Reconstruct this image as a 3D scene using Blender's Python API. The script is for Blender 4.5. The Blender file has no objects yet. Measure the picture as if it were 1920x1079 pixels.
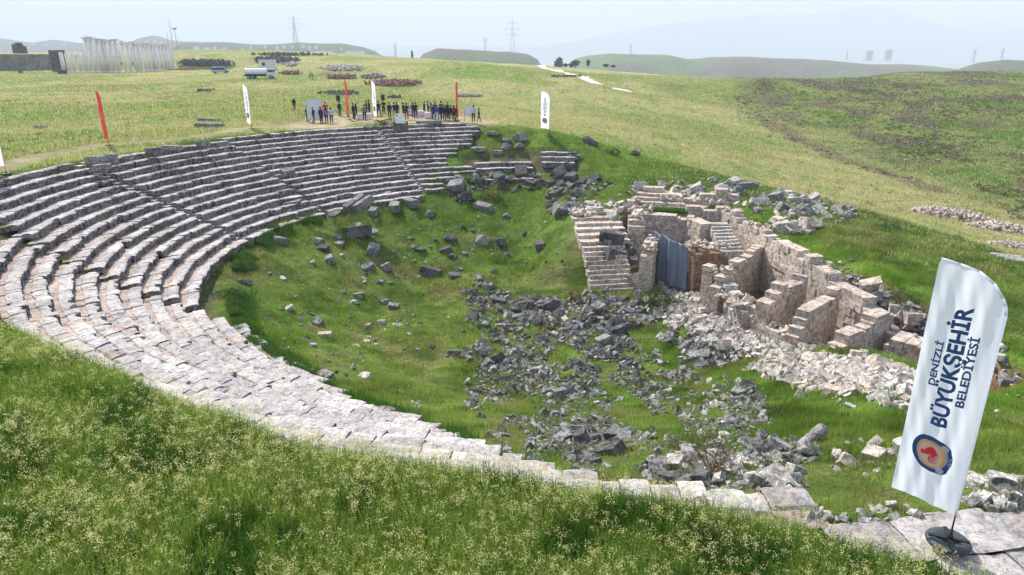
import bpy, bmesh, math, random
import numpy as np
from mathutils import Vector, Matrix
R = math.radians
scene = bpy.context.scene
# ------------------------------------------------------------------ camera, world, sun
PITCH = 19.0
cam_d = bpy.data.cameras.new('camera'); cam = bpy.data.objects.new('camera', cam_d)
scene.collection.objects.link(cam); scene.camera = cam
cam_d.sensor_width = 36; cam_d.lens = 24.0
cam_d.clip_start = 0.3; cam_d.clip_end = 60000
cam.location = (0, 0, 0); cam.rotation_euler = (R(90 - PITCH), 0, 0)
SUN_EL = 47.0; SUN_AZ = -38.0           # azimuth from +Y towards +X
sx, sy, sz = math.sin(R(SUN_AZ))*math.cos(R(SUN_EL)), math.cos(R(SUN_AZ))*math.cos(R(SUN_EL)), math.sin(R(SUN_EL))
world = bpy.data.worlds.new('World'); scene.world = world; world.use_nodes = True
nt = world.node_tree; bg = nt.nodes['Background']
sky = nt.nodes.new('ShaderNodeTexSky'); sky.sky_type = 'NISHITA'; sky.sun_disc = False
sky.sun_elevation = R(SUN_EL); sky.sun_rotation = R(SUN_AZ); sky.air_density = 1.0; sky.dust_density = 1.5
tcw = nt.nodes.new('ShaderNodeTexCoord'); mpw = nt.nodes.new('ShaderNodeMapping'); mpw.inputs['Scale'].default_value = (1, 1, 5); nt.links.new(tcw.outputs['Generated'], mpw.inputs[0])
cn_ = nt.nodes.new('ShaderNodeTexNoise'); cn_.inputs['Scale'].default_value = 3.2; cn_.inputs['Detail'].default_value = 7; nt.links.new(mpw.outputs[0], cn_.inputs['Vector'])
cr_ = nt.nodes.new('ShaderNodeValToRGB'); cr_.color_ramp.elements[0].position = .45; cr_.color_ramp.elements[1].position = .75; nt.links.new(cn_.outputs[0], cr_.inputs[0])
mw = nt.nodes.new('ShaderNodeMix'); mw.data_type = 'RGBA'; mw.inputs[7].default_value = (6.6, 7.0, 7.8, 1); nt.links.new(sky.outputs[0], mw.inputs[6]); nt.links.new(cr_.outputs[0], mw.inputs[0])
nt.links.new(mw.outputs[2], bg.inputs[0]); bg.inputs[1].default_value = 0.11
sd = bpy.data.lights.new('sun', 'SUN'); sd.energy = 4.2; sd.angle = R(0.5); sd.color = (1.0, 0.955, 0.88)
so = bpy.data.objects.new('sun', sd); scene.collection.objects.link(so)
so.rotation_euler = Vector((-sx, -sy, -sz)).to_track_quat('-Z', 'Y').to_euler(); so.location = (0, 0, 100)
scene.view_settings.view_transform = 'Standard'; scene.view_settings.look = 'None'
scene.view_settings.gamma = 1.0; scene.view_settings.exposure = 0.9
try:
    scene.cycles.volume_bounces = 1; scene.cycles.max_bounces = 6
except Exception: pass

rnd = random.Random(7); rng = np.random.default_rng(11)
# ------------------------------------------------------------------ projection helpers (photo pixels, 1920 wide)
F = 1280.0; P = R(PITCH)
def ray(px, py):
    u = (px-960)/F; v = (py-539.5)/F
    return np.array([u, math.cos(P)-v*math.sin(P), -(math.sin(P)+v*math.cos(P))])
def at(px, py, z):
    r = ray(px, py); return r*(z/r[2])
def atd(px, py, d):
    r = ray(px, py); return r*(d/r[1])
# ------------------------------------------------------------------ noise
def _h(ix, iy, s):
    n = (ix.astype(np.int64)*374761393 + iy.astype(np.int64)*668265263 + s*974711) & 0x7fffffff
    n = ((n ^ (n >> 13))*1274126177) & 0x7fffffff
    return ((n ^ (n >> 16)) & 0xffff)/65535.0
def vnoise(x, y, s=0):
    x = np.asarray(x, float); y = np.asarray(y, float)
    ix = np.floor(x); iy = np.floor(y); fx = x-ix; fy = y-iy
    fx = fx*fx*(3-2*fx); fy = fy*fy*(3-2*fy)
    a = _h(ix, iy, s); b = _h(ix+1, iy, s); c = _h(ix, iy+1, s); d = _h(ix+1, iy+1, s)
    return (a*(1-fx)+b*fx)*(1-fy)+(c*(1-fx)+d*fx)*fy
def fbm(x, y, s=0, o=4):
    t = 0; a = .5
    for k in range(o):
        t = t+a*vnoise(np.asarray(x)*2**k, np.asarray(y)*2**k, s+k*17); a *= .5
    return t                                      # 0..1, mean about .47
def sstep(a, b, x):
    t = np.clip((x-a)/(b-a), 0, 1); return t*t*(3-2*t)
# ------------------------------------------------------------------ object helpers
def tag(o, label=None, cat=None, group=None, kind=None):
    if label: o['label'] = label
    if cat: o['category'] = cat
    if group: o['group'] = group
    if kind: o['kind'] = kind
    return o
def empty(name, loc=(0, 0, 0), rz=0.0):
    o = bpy.data.objects.new(name, None); scene.collection.objects.link(o)
    o.location = [float(c) for c in loc]; o.rotation_euler = (0, 0, rz); o.empty_display_size = .3
    return o
def npmesh(name, V, faces, mats, parent=None, cols=None, smooth=False, midx=None, obj=True):
    """V (n,3); faces (m,k) array of equal-sized polygons or list of such arrays"""
    me = bpy.data.meshes.new(name)
    V = np.ascontiguousarray(V, dtype=np.float32)
    if not isinstance(faces, list): faces = [faces]
    faces = [np.asarray(f, np.int32) for f in faces if len(f)]
    idx = np.concatenate([f.ravel() for f in faces]); tot = np.concatenate([np.full(len(f), f.shape[1]) for f in faces])
    st = np.concatenate([[0], np.cumsum(tot)[:-1]]).astype(np.int32)
    me.vertices.add(len(V)); me.vertices.foreach_set('co', V.ravel())
    me.loops.add(len(idx)); me.loops.foreach_set('vertex_index', idx)
    me.polygons.add(len(tot)); me.polygons.foreach_set('loop_start', st)
    if midx is not None: me.polygons.foreach_set('material_index', np.asarray(midx, np.int32))
    me.update(calc_edges=True)
    me.polygons.foreach_set('use_smooth', np.full(len(tot), bool(smooth)))
    if cols is not None:
        ca = me.color_attributes.new('col', 'FLOAT_COLOR', 'POINT')
        c4 = np.ones((len(V), 4), np.float32); c4[:, :3] = cols
        ca.data.foreach_set('color', c4.ravel())
    if not isinstance(mats, (list, tuple)): mats = [mats]
    for m in mats: me.materials.append(m)
    if not obj: return me
    o = bpy.data.objects.new(name, me); scene.collection.objects.link(o)
    if parent is not None: o.parent = parent
    return o
class MB:
    """collects primitives, links them as one mesh object"""
    def __init__(s): s.V = []; s.F = []; s.n = 0
    def add(s, V, F_):
        V = np.asarray(V, float)
        s.V.append(V)
        for f in F_: s.F.append([i+s.n for i in f])
        s.n += len(V)
    def box(s, c, d, rz=0, tilt=None, taper=1.0, jit=0):
        x, y, z = d[0]/2, d[1]/2, d[2]/2
        V = np.array([[-x,-y,-z],[x,-y,-z],[x,y,-z],[-x,y,-z],[-x*taper,-y*taper,z],[x*taper,-y*taper,z],[x*taper,y*taper,z],[-x*taper,y*taper,z]])
        if jit: V = V+rng.uniform(-jit, jit, V.shape)
        if tilt is not None: V = V@np.array(tilt).T
        cz, sn = math.cos(rz), math.sin(rz)
        V = np.stack([V[:,0]*cz-V[:,1]*sn, V[:,0]*sn+V[:,1]*cz, V[:,2]], 1)+np.array(c)
        s.add(V, [(0,3,2,1),(4,5,6,7),(0,1,5,4),(1,2,6,5),(2,3,7,6),(3,0,4,7)]); return s
    def bar(s, a, b, w, n=6, w2=None):
        a = np.array(a, float); b = np.array(b, float); d = b-a; L = np.linalg.norm(d); d /= L
        u = np.cross(d, [0, 0, 1]) if abs(d[2]) < .9 else np.cross(d, [1, 0, 0]); u /= np.linalg.norm(u); v = np.cross(d, u)
        if w2 is None: w2 = w
        V = []
        for q, r_ in ((a, w), (b, w2)):
            for k in range(n):
                t = 2*math.pi*k/n; V.append(q+r_*(u*math.cos(t)+v*math.sin(t)))
        Fs = [(k, (k+1) % n, n+(k+1) % n, n+k) for k in range(n)]+[tuple(range(n))[::-1], tuple(range(n, 2*n))]
        s.add(V, Fs); return s
    def tube(s, pts, rad, n=8):
        for i in range(len(pts)-1): s.bar(pts[i], pts[i+1], rad[i] if hasattr(rad, '__len__') else rad, n, rad[i+1] if hasattr(rad, '__len__') else rad)
        return s
    def lathe(s, prof, c=(0, 0, 0), n=16):
        V = []
        for r_, z in prof:
            for k in range(n): V.append((c[0]+r_*math.cos(2*math.pi*k/n), c[1]+r_*math.sin(2*math.pi*k/n), c[2]+z))
        Fs = []
        for j in range(len(prof)-1):
            for k in range(n): Fs.append((j*n+k, j*n+(k+1) % n, (j+1)*n+(k+1) % n, (j+1)*n+k))
        Fs.append(tuple(range(n))[::-1]); Fs.append(tuple(range((len(prof)-1)*n, len(prof)*n)))
        s.add(V, Fs); return s
    def mesh(s, name, mat, smooth=False):
        me = bpy.data.meshes.new(name); me.from_pydata(np.concatenate(s.V).tolist(), [], s.F)
        me.materials.append(mat)
        if smooth: me.polygons.foreach_set('use_smooth', [True]*len(me.polygons))
        me.update(); return me
    def build(s, name, mat, parent=None, smooth=False):
        o = bpy.data.objects.new(name, s.mesh(name, mat, smooth)); scene.collection.objects.link(o)
        if parent is not None: o.parent = parent
        return o
# ------------------------------------------------------------------ materials
def newmat(name):
    m = bpy.data.materials.new(name); m.use_nodes = True
    n = m.node_tree; b = n.nodes['Principled BSDF']; return m, n, b
def ramp(n, fac, stops):
    r = n.nodes.new('ShaderNodeValToRGB'); e = r.color_ramp.elements
    while len(e) < len(stops): e.new(0.5)
    for i, (p, c) in enumerate(stops):
        e[i].position = p; e[i].color = (*c, 1) if len(c) == 3 else c
    n.links.new(fac, r.inputs[0]); return r.outputs[0]
def noise(n, co, sc, det=6, rough=.6, out=0):
    t = n.nodes.new('ShaderNodeTexNoise'); t.inputs['Scale'].default_value = sc; t.inputs['Detail'].default_value = det
    t.inputs['Roughness'].default_value = rough; n.links.new(co, t.inputs['Vector']); return t.outputs[out]
def mixc(n, a, b, fac, mode='MIX'):
    m = n.nodes.new('ShaderNodeMix'); m.data_type = 'RGBA'; m.blend_type = mode
    for s_, v in ((m.inputs[6], a), (m.inputs[7], b), (m.inputs[0], fac)):
        if hasattr(v, 'is_output') or hasattr(v, 'links'): n.links.new(v, s_)
        elif isinstance(v, (tuple, list)): s_.default_value = (*v, 1)
        else: s_.default_value = v
    return m.outputs[2]
def bump(n, b, h, st=.5, dist=.05, prev=None):
    k = n.nodes.new('ShaderNodeBump'); k.inputs['Strength'].default_value = st; k.inputs['Distance'].default_value = dist
    n.links.new(h, k.inputs['Height'])
    if prev is not None: n.links.new(prev, k.inputs['Normal'])
    n.links.new(k.outputs[0], b.inputs['Normal']); return k.outputs[0]
def plain(name, col, rough=.7, metal=0, noise_amt=.12, sc=3.0):
    m, n, b = newmat(name)
    tc = n.nodes.new('ShaderNodeTexCoord').outputs['Object']
    nz = noise(n, tc, sc, 4)
    c = mixc(n, tuple(x*(1-noise_amt) for x in col), tuple(min(1, x*(1+noise_amt)) for x in col), nz)
    n.links.new(c, b.inputs['Base Color']); b.inputs['Roughness'].default_value = rough; b.inputs['Metallic'].default_value = metal
    b.inputs['Specular IOR Level'].default_value = .3
    return m
def stone_mat(name, light, mid, dark, lich=.5, sc=1.0, warm=None, bumpd=.05, world=True, face=False):
    m, n, b = newmat(name)
    if world:
        tc = n.nodes.new('ShaderNodeNewGeometry').outputs['Position']
    else: tc = n.nodes.new('ShaderNodeTexCoord').outputs['Object']
    n1 = noise(n, tc, .7*sc, 5, .6); n2 = noise(n, tc, 5*sc, 8, .72); n3 = noise(n, tc, 22*sc, 6, .75)
    base = ramp(n, n1, [(.33, mid), (.62, light)])
    if warm: base = mixc(n, base, warm, ramp(n, noise(n, tc, 1.9*sc, 4, .6), [(.48, (0, 0, 0)), (.66, (.8, .8, .8))]))
    spots = ramp(n, n2, [(.5-.12*lich, dark), (.5+.06, (1, 1, 1))])
    c = mixc(n, base, spots, .9, 'MULTIPLY')
    fine = ramp(n, n3, [(.3, (.62, .62, .62)), (.62, (1.12, 1.12, 1.12))])
    c = mixc(n, c, fine, 1.0, 'MULTIPLY')
    # large slow patches so that no two metres look the same
    c = mixc(n, c, ramp(n, noise(n, tc, .22*sc, 3, .5), [(.35, (.80, .80, .82)), (.65, (1.12, 1.1, 1.08))]), 1.0, 'MULTIPLY')
    if face:      # upright seat fronts darkened: black lichen plus shade painted into the colour
        ge = n.nodes.new('ShaderNodeNewGeometry').outputs['True Normal']; sp = n.nodes.new('ShaderNodeSeparateXYZ'); n.links.new(ge, sp.inputs[0])
        cr = ramp(n, sp.outputs['Z'], [(.15, (1, 1, 1)), (.6, (0, 0, 0))]); c = mixc(n, c, mixc(n, c, ramp(n, noise(n, tc, 3.5, 6, .7), [(.4, (.25, .25, .27)), (.62, (.62, .6, .6))]), 1.0, 'MULTIPLY'), cr)
    n.links.new(c, b.inputs['Base Color']); b.inputs['Roughness'].default_value = .92; b.inputs['Specular IOR Level'].default_value = .2
    k = bump(n, b, n2, .55, bumpd*2); bump(n, b, n3, .5, bumpd*.6, k)
    return m
M = {}
M['new_marble'] = plain('restored_pale_marble', (.72, .69, .66), .85, 0, .15, .5)
def seat_mat():
    m, n, b = newmat('weathered_seat_stone')
    tc = n.nodes.new('ShaderNodeNewGeometry').outputs['Position']; a = n.nodes.new('ShaderNodeAttribute'); a.attribute_name = 'col'
    nb = noise(n, tc, .5, 5, .6); nm = noise(n, tc, 3.2, 8, .68); nf = noise(n, tc, 9, 10, .85)
    c = mixc(n, a.outputs['Color'], ramp(n, nb, [(.32, (.80, .80, .82)), (.64, (1.15, 1.12, 1.10))]), 1.0, 'MULTIPLY')
    c = mixc(n, c, ramp(n, nm, [(.36, (.50, .50, .52)), (.50, (.98, .97, .96)), (.7, (1.15, 1.15, 1.15))]), .75, 'MULTIPLY')
    c = mixc(n, c, ramp(n, nf, [(.36, (.30, .30, .32)), (.48, (.95, .95, .95)), (.62, (1.35, 1.34, 1.32))]), .9, 'MULTIPLY')
    v = n.nodes.new('ShaderNodeTexVoronoi'); v.feature = 'DISTANCE_TO_EDGE'; v.inputs['Scale'].default_value = 1.7
    w = n.nodes.new('ShaderNodeVectorMath'); w.operation = 'ADD'; ns = noise(n, tc, 2.5, 5, .6, 1); n.links.new(tc, w.inputs[0]); n.links.new(ns, w.inputs[1]); n.links.new(w.outputs[0], v.inputs['Vector'])
    ck = ramp(n, v.outputs['Distance'], [(.0, (.25, .24, .24)), (.028, (1, 1, 1))]); c = mixc(n, c, ck, .55, 'MULTIPLY')
    oc = ramp(n, noise(n, tc, 1.1, 5, .65), [(.52, (0, 0, 0)), (.66, (.7, .7, .7))]); c = mixc(n, c, mixc(n, c, (.95, .80, .66), 1.0, 'MULTIPLY'), oc)
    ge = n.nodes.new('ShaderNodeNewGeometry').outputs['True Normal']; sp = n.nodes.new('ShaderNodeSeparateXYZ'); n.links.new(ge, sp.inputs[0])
    cr = ramp(n, sp.outputs['Z'], [(.15, (1, 1, 1)), (.6, (0, 0, 0))]); c = mixc(n, c, mixc(n, c, ramp(n, noise(n, tc, 4.5, 6, .75), [(.42, (.18, .18, .20)), (.58, (.75, .76, .8))]), 1.0, 'MULTIPLY'), cr)  # risers darkened by normal: lichen, and riser shade put into the stone colour
    n.links.new(c, b.inputs['Base Color']); b.inputs['Roughness'].default_value = .92; b.inputs['Specular IOR Level'].default_value = .2
    k = bump(n, b, nm, .5, .08); k = bump(n, b, nf, .6, .035, k); bump(n, b, ck, .4, .03, k)
    return m
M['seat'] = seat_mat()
M['grey'] = stone_mat('grey_limestone', (.42, .405, .39), (.20, .195, .19), (.13, .13, .14), .9, 1.3)
M['dark'] = stone_mat('dark_lichen_stone', (.21, .205, .20), (.07, .068, .066), (.12, .12, .13), 1.0, 1.5)
M['white'] = stone_mat('pale_marble', (.72, .69, .65), (.55, .52, .48), (.38, .38, .38), .6, 1.2, (.52, .45, .36))
M['wall'] = stone_mat('travertine_wall', (.74, .66, .58), (.62, .54, .465), (.50, .47, .45), .5, .8, (.50, .38, .29))
M['concrete_rubble'] = stone_mat('earthy_rubble_core', (.36, .24, .17), (.26, .17, .12), (.3, .28, .26), .8, 1.5)
# ground: colour attribute times procedural variation
def ground_mat():
    m, n, b = newmat('grass_ground')
    at_ = n.nodes.new('ShaderNodeAttribute'); at_.attribute_name = 'col'
    tc = n.nodes.new('ShaderNodeNewGeometry').outputs['Position']
    st = n.nodes.new('ShaderNodeMapping'); n.links.new(tc, st.inputs[0])
    a = noise(n, tc, .09, 8, .7); b2 = noise(n, tc, .9, 7, .72); b3 = noise(n, tc, 7, 6, .75)
    c = mixc(n, at_.outputs['Color'], ramp(n, a, [(.3, (.62, .72, .6)), (.6, (1.18, 1.12, 1.1))]), 1.0, 'MULTIPLY')
    c = mixc(n, c, ramp(n, b2, [(.34, (.55, .62, .55)), (.62, (1.22, 1.2, 1.15))]), 1.0, 'MULTIPLY')
    c = mixc(n, c, ramp(n, b3, [(.3, (.55, .6, .5)), (.65, (1.3, 1.28, 1.25))]), .9, 'MULTIPLY')
    n.links.new(c, b.inputs['Base Color']); b.inputs['Roughness'].default_value = .95; b.inputs['Specular IOR Level'].default_value = .1
    k = bump(n, b, b2, .8, .5); bump(n, b, b3, .7, .12, k)
    return m
M['ground'] = ground_mat()
def veg_mat(name, trans=.35):
    m, n, b = newmat(name)
    at_ = n.nodes.new('ShaderNodeAttribute'); at_.attribute_name = 'col'
    n.links.new(at_.outputs['Color'], b.inputs['Base Color']); b.inputs['Roughness'].default_value = .75; b.inputs['Specular IOR Level'].default_value = .15
    tr = n.nodes.new('ShaderNodeBsdfTranslucent'); hs = mixc(n, at_.outputs['Color'], (1.1, 1.15, .8), 1.0, 'MULTIPLY'); n.links.new(hs, tr.inputs[0])
    mx = n.nodes.new('ShaderNodeMixShader'); mx.inputs[0].default_value = trans
    n.links.new(b.outputs[0], mx.inputs[1]); n.links.new(tr.outputs[0], mx.inputs[2]); n.links.new(mx.outputs[0], n.nodes['Material Output'].inputs[0])
    return m
M['veg'] = veg_mat('grass_blades', .4)
M['leaf'] = veg_mat('tree_leaves', .2)
def cloth(name, col, trans=.35):
    m, n, b = newmat(name)
    tc = n.nodes.new('ShaderNodeTexCoord').outputs['Object']
    w = noise(n, tc, 1.6, 3); c = mixc(n, tuple(x*.94 for x in col), col, w)
    n.links.new(c, b.inputs['Base Color']); b.inputs['Roughness'].default_value = .6; b.inputs['Specular IOR Level'].default_value = .25
    tr = n.nodes.new('ShaderNodeBsdfTranslucent'); n.links.new(c, tr.inputs[0])
    mx = n.nodes.new('ShaderNodeMixShader'); mx.inputs[0].default_value = trans
    n.links.new(b.outputs[0], mx.inputs[1]); n.links.new(tr.outputs[0], mx.inputs[2]); n.links.new(mx.outputs[0], n.nodes['Material Output'].inputs[0])
    bump(n, b, noise(n, tc, 4, 3), .15, .02)
    return m
M['white_cloth'] = cloth('white_banner_cloth', (.93, .945, 1.0), .66); M['red_cloth'] = cloth('red_banner_cloth', (.75, .06, .05))
M['table_cloth'] = cloth('white_table_cloth', (.82, .74, .80), .15)
M['black'] = plain('black_plastic', (.02, .022, .025), .35); M['navy'] = plain('navy_print', (.025, .075, .22), .6, 0, .05)
M['orange'] = plain('orange_print', (.78, .36, .12), .6, 0, .05); M['redprint'] = plain('red_print', (.72, .03, .05), .6, 0, .05)
M['whiteprint'] = cloth('white_print', (.93, .945, 1.0), .66); M['steel'] = plain('galvanised_steel', (.42, .44, .47), .5, .4)
M['white_paint'] = plain('white_paint', (.78, .79, .80), .5, 0, .06); M['board'] = plain('pale_board', (.62, .65, .72), .5, 0, .06)
M['rubber'] = plain('dull_rubber', (.05, .06, .065), .55); M['wood'] = plain('bare_wood', (.32, .2, .12), .8)
# ------------------------------------------------------------------ terrain
C0 = np.array([3.0, 47.0]); R0 = 36.8; TR = .96; RI = .42; S = RI/TR
_TH = np.array([60, 84, 92, 100, 110, 118, 132, 150, 158, 167, 175, 183, 200, 222, 238, 249, 255.6, 259.6, 266, 267.6, 269.2, 271, 272.6, 274.6, 276.4, 281, 292, 310])
_E = np.array([36.8, 37, 37.6, 37.6, 38.4, 38.7, 38.7, 38.7, 36.9, 36.8, 37.6, 37.6, 36.0, 33.5, 33.5, 34.2, 35.2, 35.9, 36.1, 36.25, 36.4, 36.7, 37.2, 37.9, 38.7, 40.3, 40.8, 39.0])
def edge(th): return np.interp(th, _TH, _E)
# row extents: (theta list) -> first and last row that survive
_TI = np.array([107, 112, 122, 132, 150, 163, 179, 196, 211, 233, 249, 258, 262.6, 265.6, 267.8, 270.3, 273, 275, 300])
_RI = np.array([4, 7, 14, 13, 13, 13, 14, 15, 15, 15, 12, 9.2, 6, 3.3, 2.1, 1.2, .2, -.5, -.7])
def lastrow(th): return np.interp(th, _TI, _RI)
ctrl = []
def cw(*a):
    for x, y, z in a: ctrl.append((x, y, z))
def cp(*a):
    for px, py, z in a: ctrl.append(tuple(at(px, py, z)))
cw((-60,-20,-8),(-60,40,-8),(-60,90,-8),(-20,112,-8.1),(0,-5,-8),(-30,0,-8),(-30,-20,-8),(10,4,-8.05),(0,96,-8.3),(-38,55,-8),(-36,75,-8),(24,2,-9.5),(0,-40,-8),(60,-30,-14),
   (-34,20,-8),(-18,10,-8),(-16,90,-8),(-5,88,-8.1))
cp((1030,246,-8.7),(1100,266,-10),(1190,345,-12.6),(1210,300,-12),(1310,342,-12.9),(1450,400,-13.4),(1560,465,-13.9),(1750,555,-14.8),(1900,500,-15),(1900,620,-15.8),(1900,760,-16.4),
   (1300,260,-13.3),(1200,200,-11.5),(1000,180,-9.6),(1450,300,-14.4),(1700,400,-15.6),
   (1480,148,-8.6),(1700,134,-7.6),(1900,133,-7.6),(1650,200,-12.5),(1500,250,-16),(1400,200,-14.5),(1600,300,-17.3),(1900,390,-18.2),(1900,300,-16),(1800,200,-12),
   (100,180,-8),(200,137,-7),(490,147,-7),(413,137,-6.6),(600,160,-8),(750,150,-7.6),(1000,122,-9.6),(1150,135,-11),(1300,160,-13.5))
cw((-220,300,.3),(-150,330,.4),(-300,350,0),(-130,350,1.2),(-85,330,-.6),(-22,212,-2.2),(20,240,-6.5),(-55,230,-5.0),(75,215,-8.0),(130,340,-17),(220,340,-15),(190,400,-24),
   (400,300,-20),(300,150,-14),(150,60,-18),(200,-50,-16),(-400,0,-8),(-400,200,-5),(0,620,-10.5),(-300,700,-12),(300,620,-26),(-100,700,-11),
   (0,1200,-45),(-700,1200,-35),(700,1000,-50),(1500,500,-50),(-1500,500,-35),(0,4000,-90),(4000,4000,-90),(-4000,4000,-90),(-4000,-2000,-60),(4000,-2000,-60),(0,-3000,-60))
_c = np.array(ctrl); _N = len(_c)
_D = np.linalg.norm(_c[:, None, :2]-_c[None, :, :2], axis=2)
_A = np.zeros((_N+1, _N+1)); _A[:_N, :_N] = _D-np.eye(_N)*.6; _A[:_N, _N] = 1; _A[_N, :_N] = 1
_w = np.linalg.solve(_A, np.append(_c[:, 2], 0))
def outer(x, y):
    z = np.full(x.shape, _w[_N])
    for k in range(_N): z += _w[k]*np.hypot(x-_c[k, 0], y-_c[k, 1])
    return z
PIT = np.array([(10.2, 60.5), (11.0, 53.5), (12.6, 47.5), (15.6, 39.5), (18.0, 33.5), (21.3, 29.8), (26.8, 32.5), (25.6, 39.5), (23.2, 46.5), (21.0, 53.0), (19.8, 62.0), (15.5, 64.2)])
def polydist(x, y, poly):
    """signed distance, negative inside"""
    d = np.full(x.shape, 1e9); ins = np.zeros(x.shape, bool); n = len(poly)
    for i in range(n):
        ax, ay = poly[i]; bx, by = poly[(i+1) % n]
        ex, ey = bx-ax, by-ay; t = np.clip(((x-ax)*ex+(y-ay)*ey)/(ex*ex+ey*ey), 0, 1)
        d = np.minimum(d, np.hypot(x-ax-t*ex, y-ay-t*ey))
        c = ((ay > y) != (by > y)) & (x < (bx-ax)*(y-ay)/(by-ay+1e-12)+ax); ins ^= c
    return np.where(ins, -d, d)
def segdist(x, y, pts):
    d = np.full(np.shape(x), 1e9)
    for i in range(len(pts)-1):
        ax, ay = pts[i][:2]; bx, by = pts[i+1][:2]; ex, ey = bx-ax, by-ay
        t = np.clip(((x-ax)*ex+(y-ay)*ey)/(ex*ex+ey*ey), 0, 1); d = np.minimum(d, np.hypot(x-ax-t*ex, y-ay-t*ey))
    return d
def zrow(i, th):
    i0 = np.where((np.asarray(th) > 100) & (np.asarray(th) < 146.6), -2.0, np.where((np.asarray(th) > 171) & (np.asarray(th) < 198), -1.0, 0.0))
    return np.where(np.asarray(i) <= 13, -8-(i-i0)*5.46/(13-i0), -13.46-RI*(np.asarray(i)-13))
def seatcover(th, r):
    """1 where stone rows cover the slope"""
    row = (R0-r)/TR
    c = sstep(-.3, .6, lastrow(th)-row)*sstep(100.5, 102, th)*sstep(300, 292, th)
    low = sstep(80.5, 82, th)*sstep(107, 105, th)*sstep(5.4, 6, row)*sstep(10.2, 9.6, row)
    return np.maximum(c, low)
def height(x, y):
    x = np.asarray(x, float); y = np.asarray(y, float)
    dx, dy = x-C0[0], y-C0[1]; r = np.hypot(dx, dy); th = np.degrees(np.arctan2(dy, dx)) % 360
    o = outer(x, y)
    wl = sstep(-98, -108, x)*sstep(-360, -320, x); w2_ = sstep(-158, -164, x)*sstep(-360, -320, x)
    yc = np.where(x < -172, 297, 312)
    o = np.where(y < yc, o*(1-wl*sstep(195, 220, y))+(-7.1)*wl*sstep(195, 220, y), o*(1-w2_*sstep(420, 320, y))+(-1.2)*w2_*sstep(420, 320, y))
    d = np.hypot(x, y)
    o = o+(fbm(x*.05, y*.05, 3, 4)-.47)*np.clip((d-60)/120, 0, 1)*2.2*np.clip(1.2-d/900, .2, 1)
    o = o+(fbm(x*.35, y*.35, 5, 4)-.47)*.35
    rw = (R0-r)/TR; i00 = np.where((th > 100) & (th < 146.6), -2.0, np.where((th > 171) & (th < 198), -1.0, 0.0))
    cz = zrow(np.maximum(rw, i00), th)-.0
    cz = np.maximum(cz, -18.3+(fbm(x*.3, y*.3, 9, 3)-.47)*1.2*sstep(15, 10, r))
    cov = seatcover(th, r)
    cz = cz-.45*cov-(1-cov)*.02+(1-cov)*(fbm(x*.5, y*.5, 21, 4)-.45)*.55
    # made ground carrying the entrance steps, and the heap along the stage front
    zt = np.interp(y, [52.5, 53.2, 56.8, 61, 66, 72], [-18.3, -18.0, -15.6, -14.3, -13.3, -12.9])
    mk = sstep(.5, 5.6, x)*sstep(13.5, 11, x)*sstep(52.5, 53.3, y)*sstep(78, 68, y)
    cz = np.maximum(cz, cz*(1-mk)+(zt+(fbm(x*.6, y*.6, 27, 3)-.47)*.5)*mk)
    hd = segdist(x, y, [(11.6, 49.5), (14.6, 41.5), (17.2, 35.0), (20.0, 30.5)])
    heap = np.exp(-(hd/1.3)**2)*(.55+.6*(fbm(x*.8, y*.8, 29, 3)-.47))
    # right hand side of the bowl, mound between upper rows and low tiers
    e = edge(th)
    pl = sstep(296, 286, th)*sstep(102, 112, th)*sstep(30, 33, r)*sstep(60, 44, r)
    lift = sstep(196, 212, th)*(.42*sstep(272, 262, th)+.12)*sstep(60, 46, r)
    o = o*(1-pl)+(-8.0+lift+(fbm(x*.5, y*.5, 6, 3)-.47)*.25)*pl
    k = sstep(e+.25, e-.4, r)                     # 1 inside the bowl
    cz = np.where((r > R0) & ((th < 100) | (th > 147)), np.where(th > 200, -8.27, -8.0-.5*k), cz)
    bowl = o*(1-k)+np.minimum(cz, o)*k
    # the near edge: upper rows are buried, bank down on to the rows
    pd = polydist(x, y, PIT)
    pit = sstep(.55, -.35, pd)
    cz2 = np.minimum(bowl+heap, -14.5)
    bowl = np.where(heap > .02, np.maximum(bowl, np.minimum(cz2, bowl+heap)), bowl)
    floor = -17.9+(fbm(x*.6, y*.6, 33, 3)-.47)*.6+heap*.6
    # chamber floor deeper in the south
    z = bowl*(1-pit)+np.minimum(bowl, floor)*pit
    return z
def axis(lo, hi, step, far, g=1.055):
    a = list(np.arange(lo, hi, step)); s_ = step
    v = a[-1]
    up = []
    while v < far: s_ *= g; v += s_; up.append(v)
    s_ = step; v = a[0]; dn = []
    while v > -far: s_ *= g; v -= s_; dn.append(v)
    return np.array(dn[::-1]+a+up)
GX = axis(-38, 40, .34, 7500, 1.05); GY = axis(1, 92, .34, 7500, 1.04)
GXX, GYY = np.meshgrid(GX, GY)
GZ = height(GXX, GYY)
def H(x, y):
    x = np.asarray(x, float); y = np.asarray(y, float)
    i = np.clip(np.searchsorted(GX, x)-1, 0, len(GX)-2); j = np.clip(np.searchsorted(GY, y)-1, 0, len(GY)-2)
    fx = (x-GX[i])/(GX[i+1]-GX[i]); fy = (y-GY[j])/(GY[j+1]-GY[j])
    return (GZ[j, i]*(1-fx)+GZ[j, i+1]*fx)*(1-fy)+(GZ[j+1, i]*(1-fx)+GZ[j+1, i+1]*fx)*fy
_T = np.concatenate([np.arange(8, 120, .15), np.arange(120, 500, .8), np.arange(500, 3000, 6)])
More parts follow.
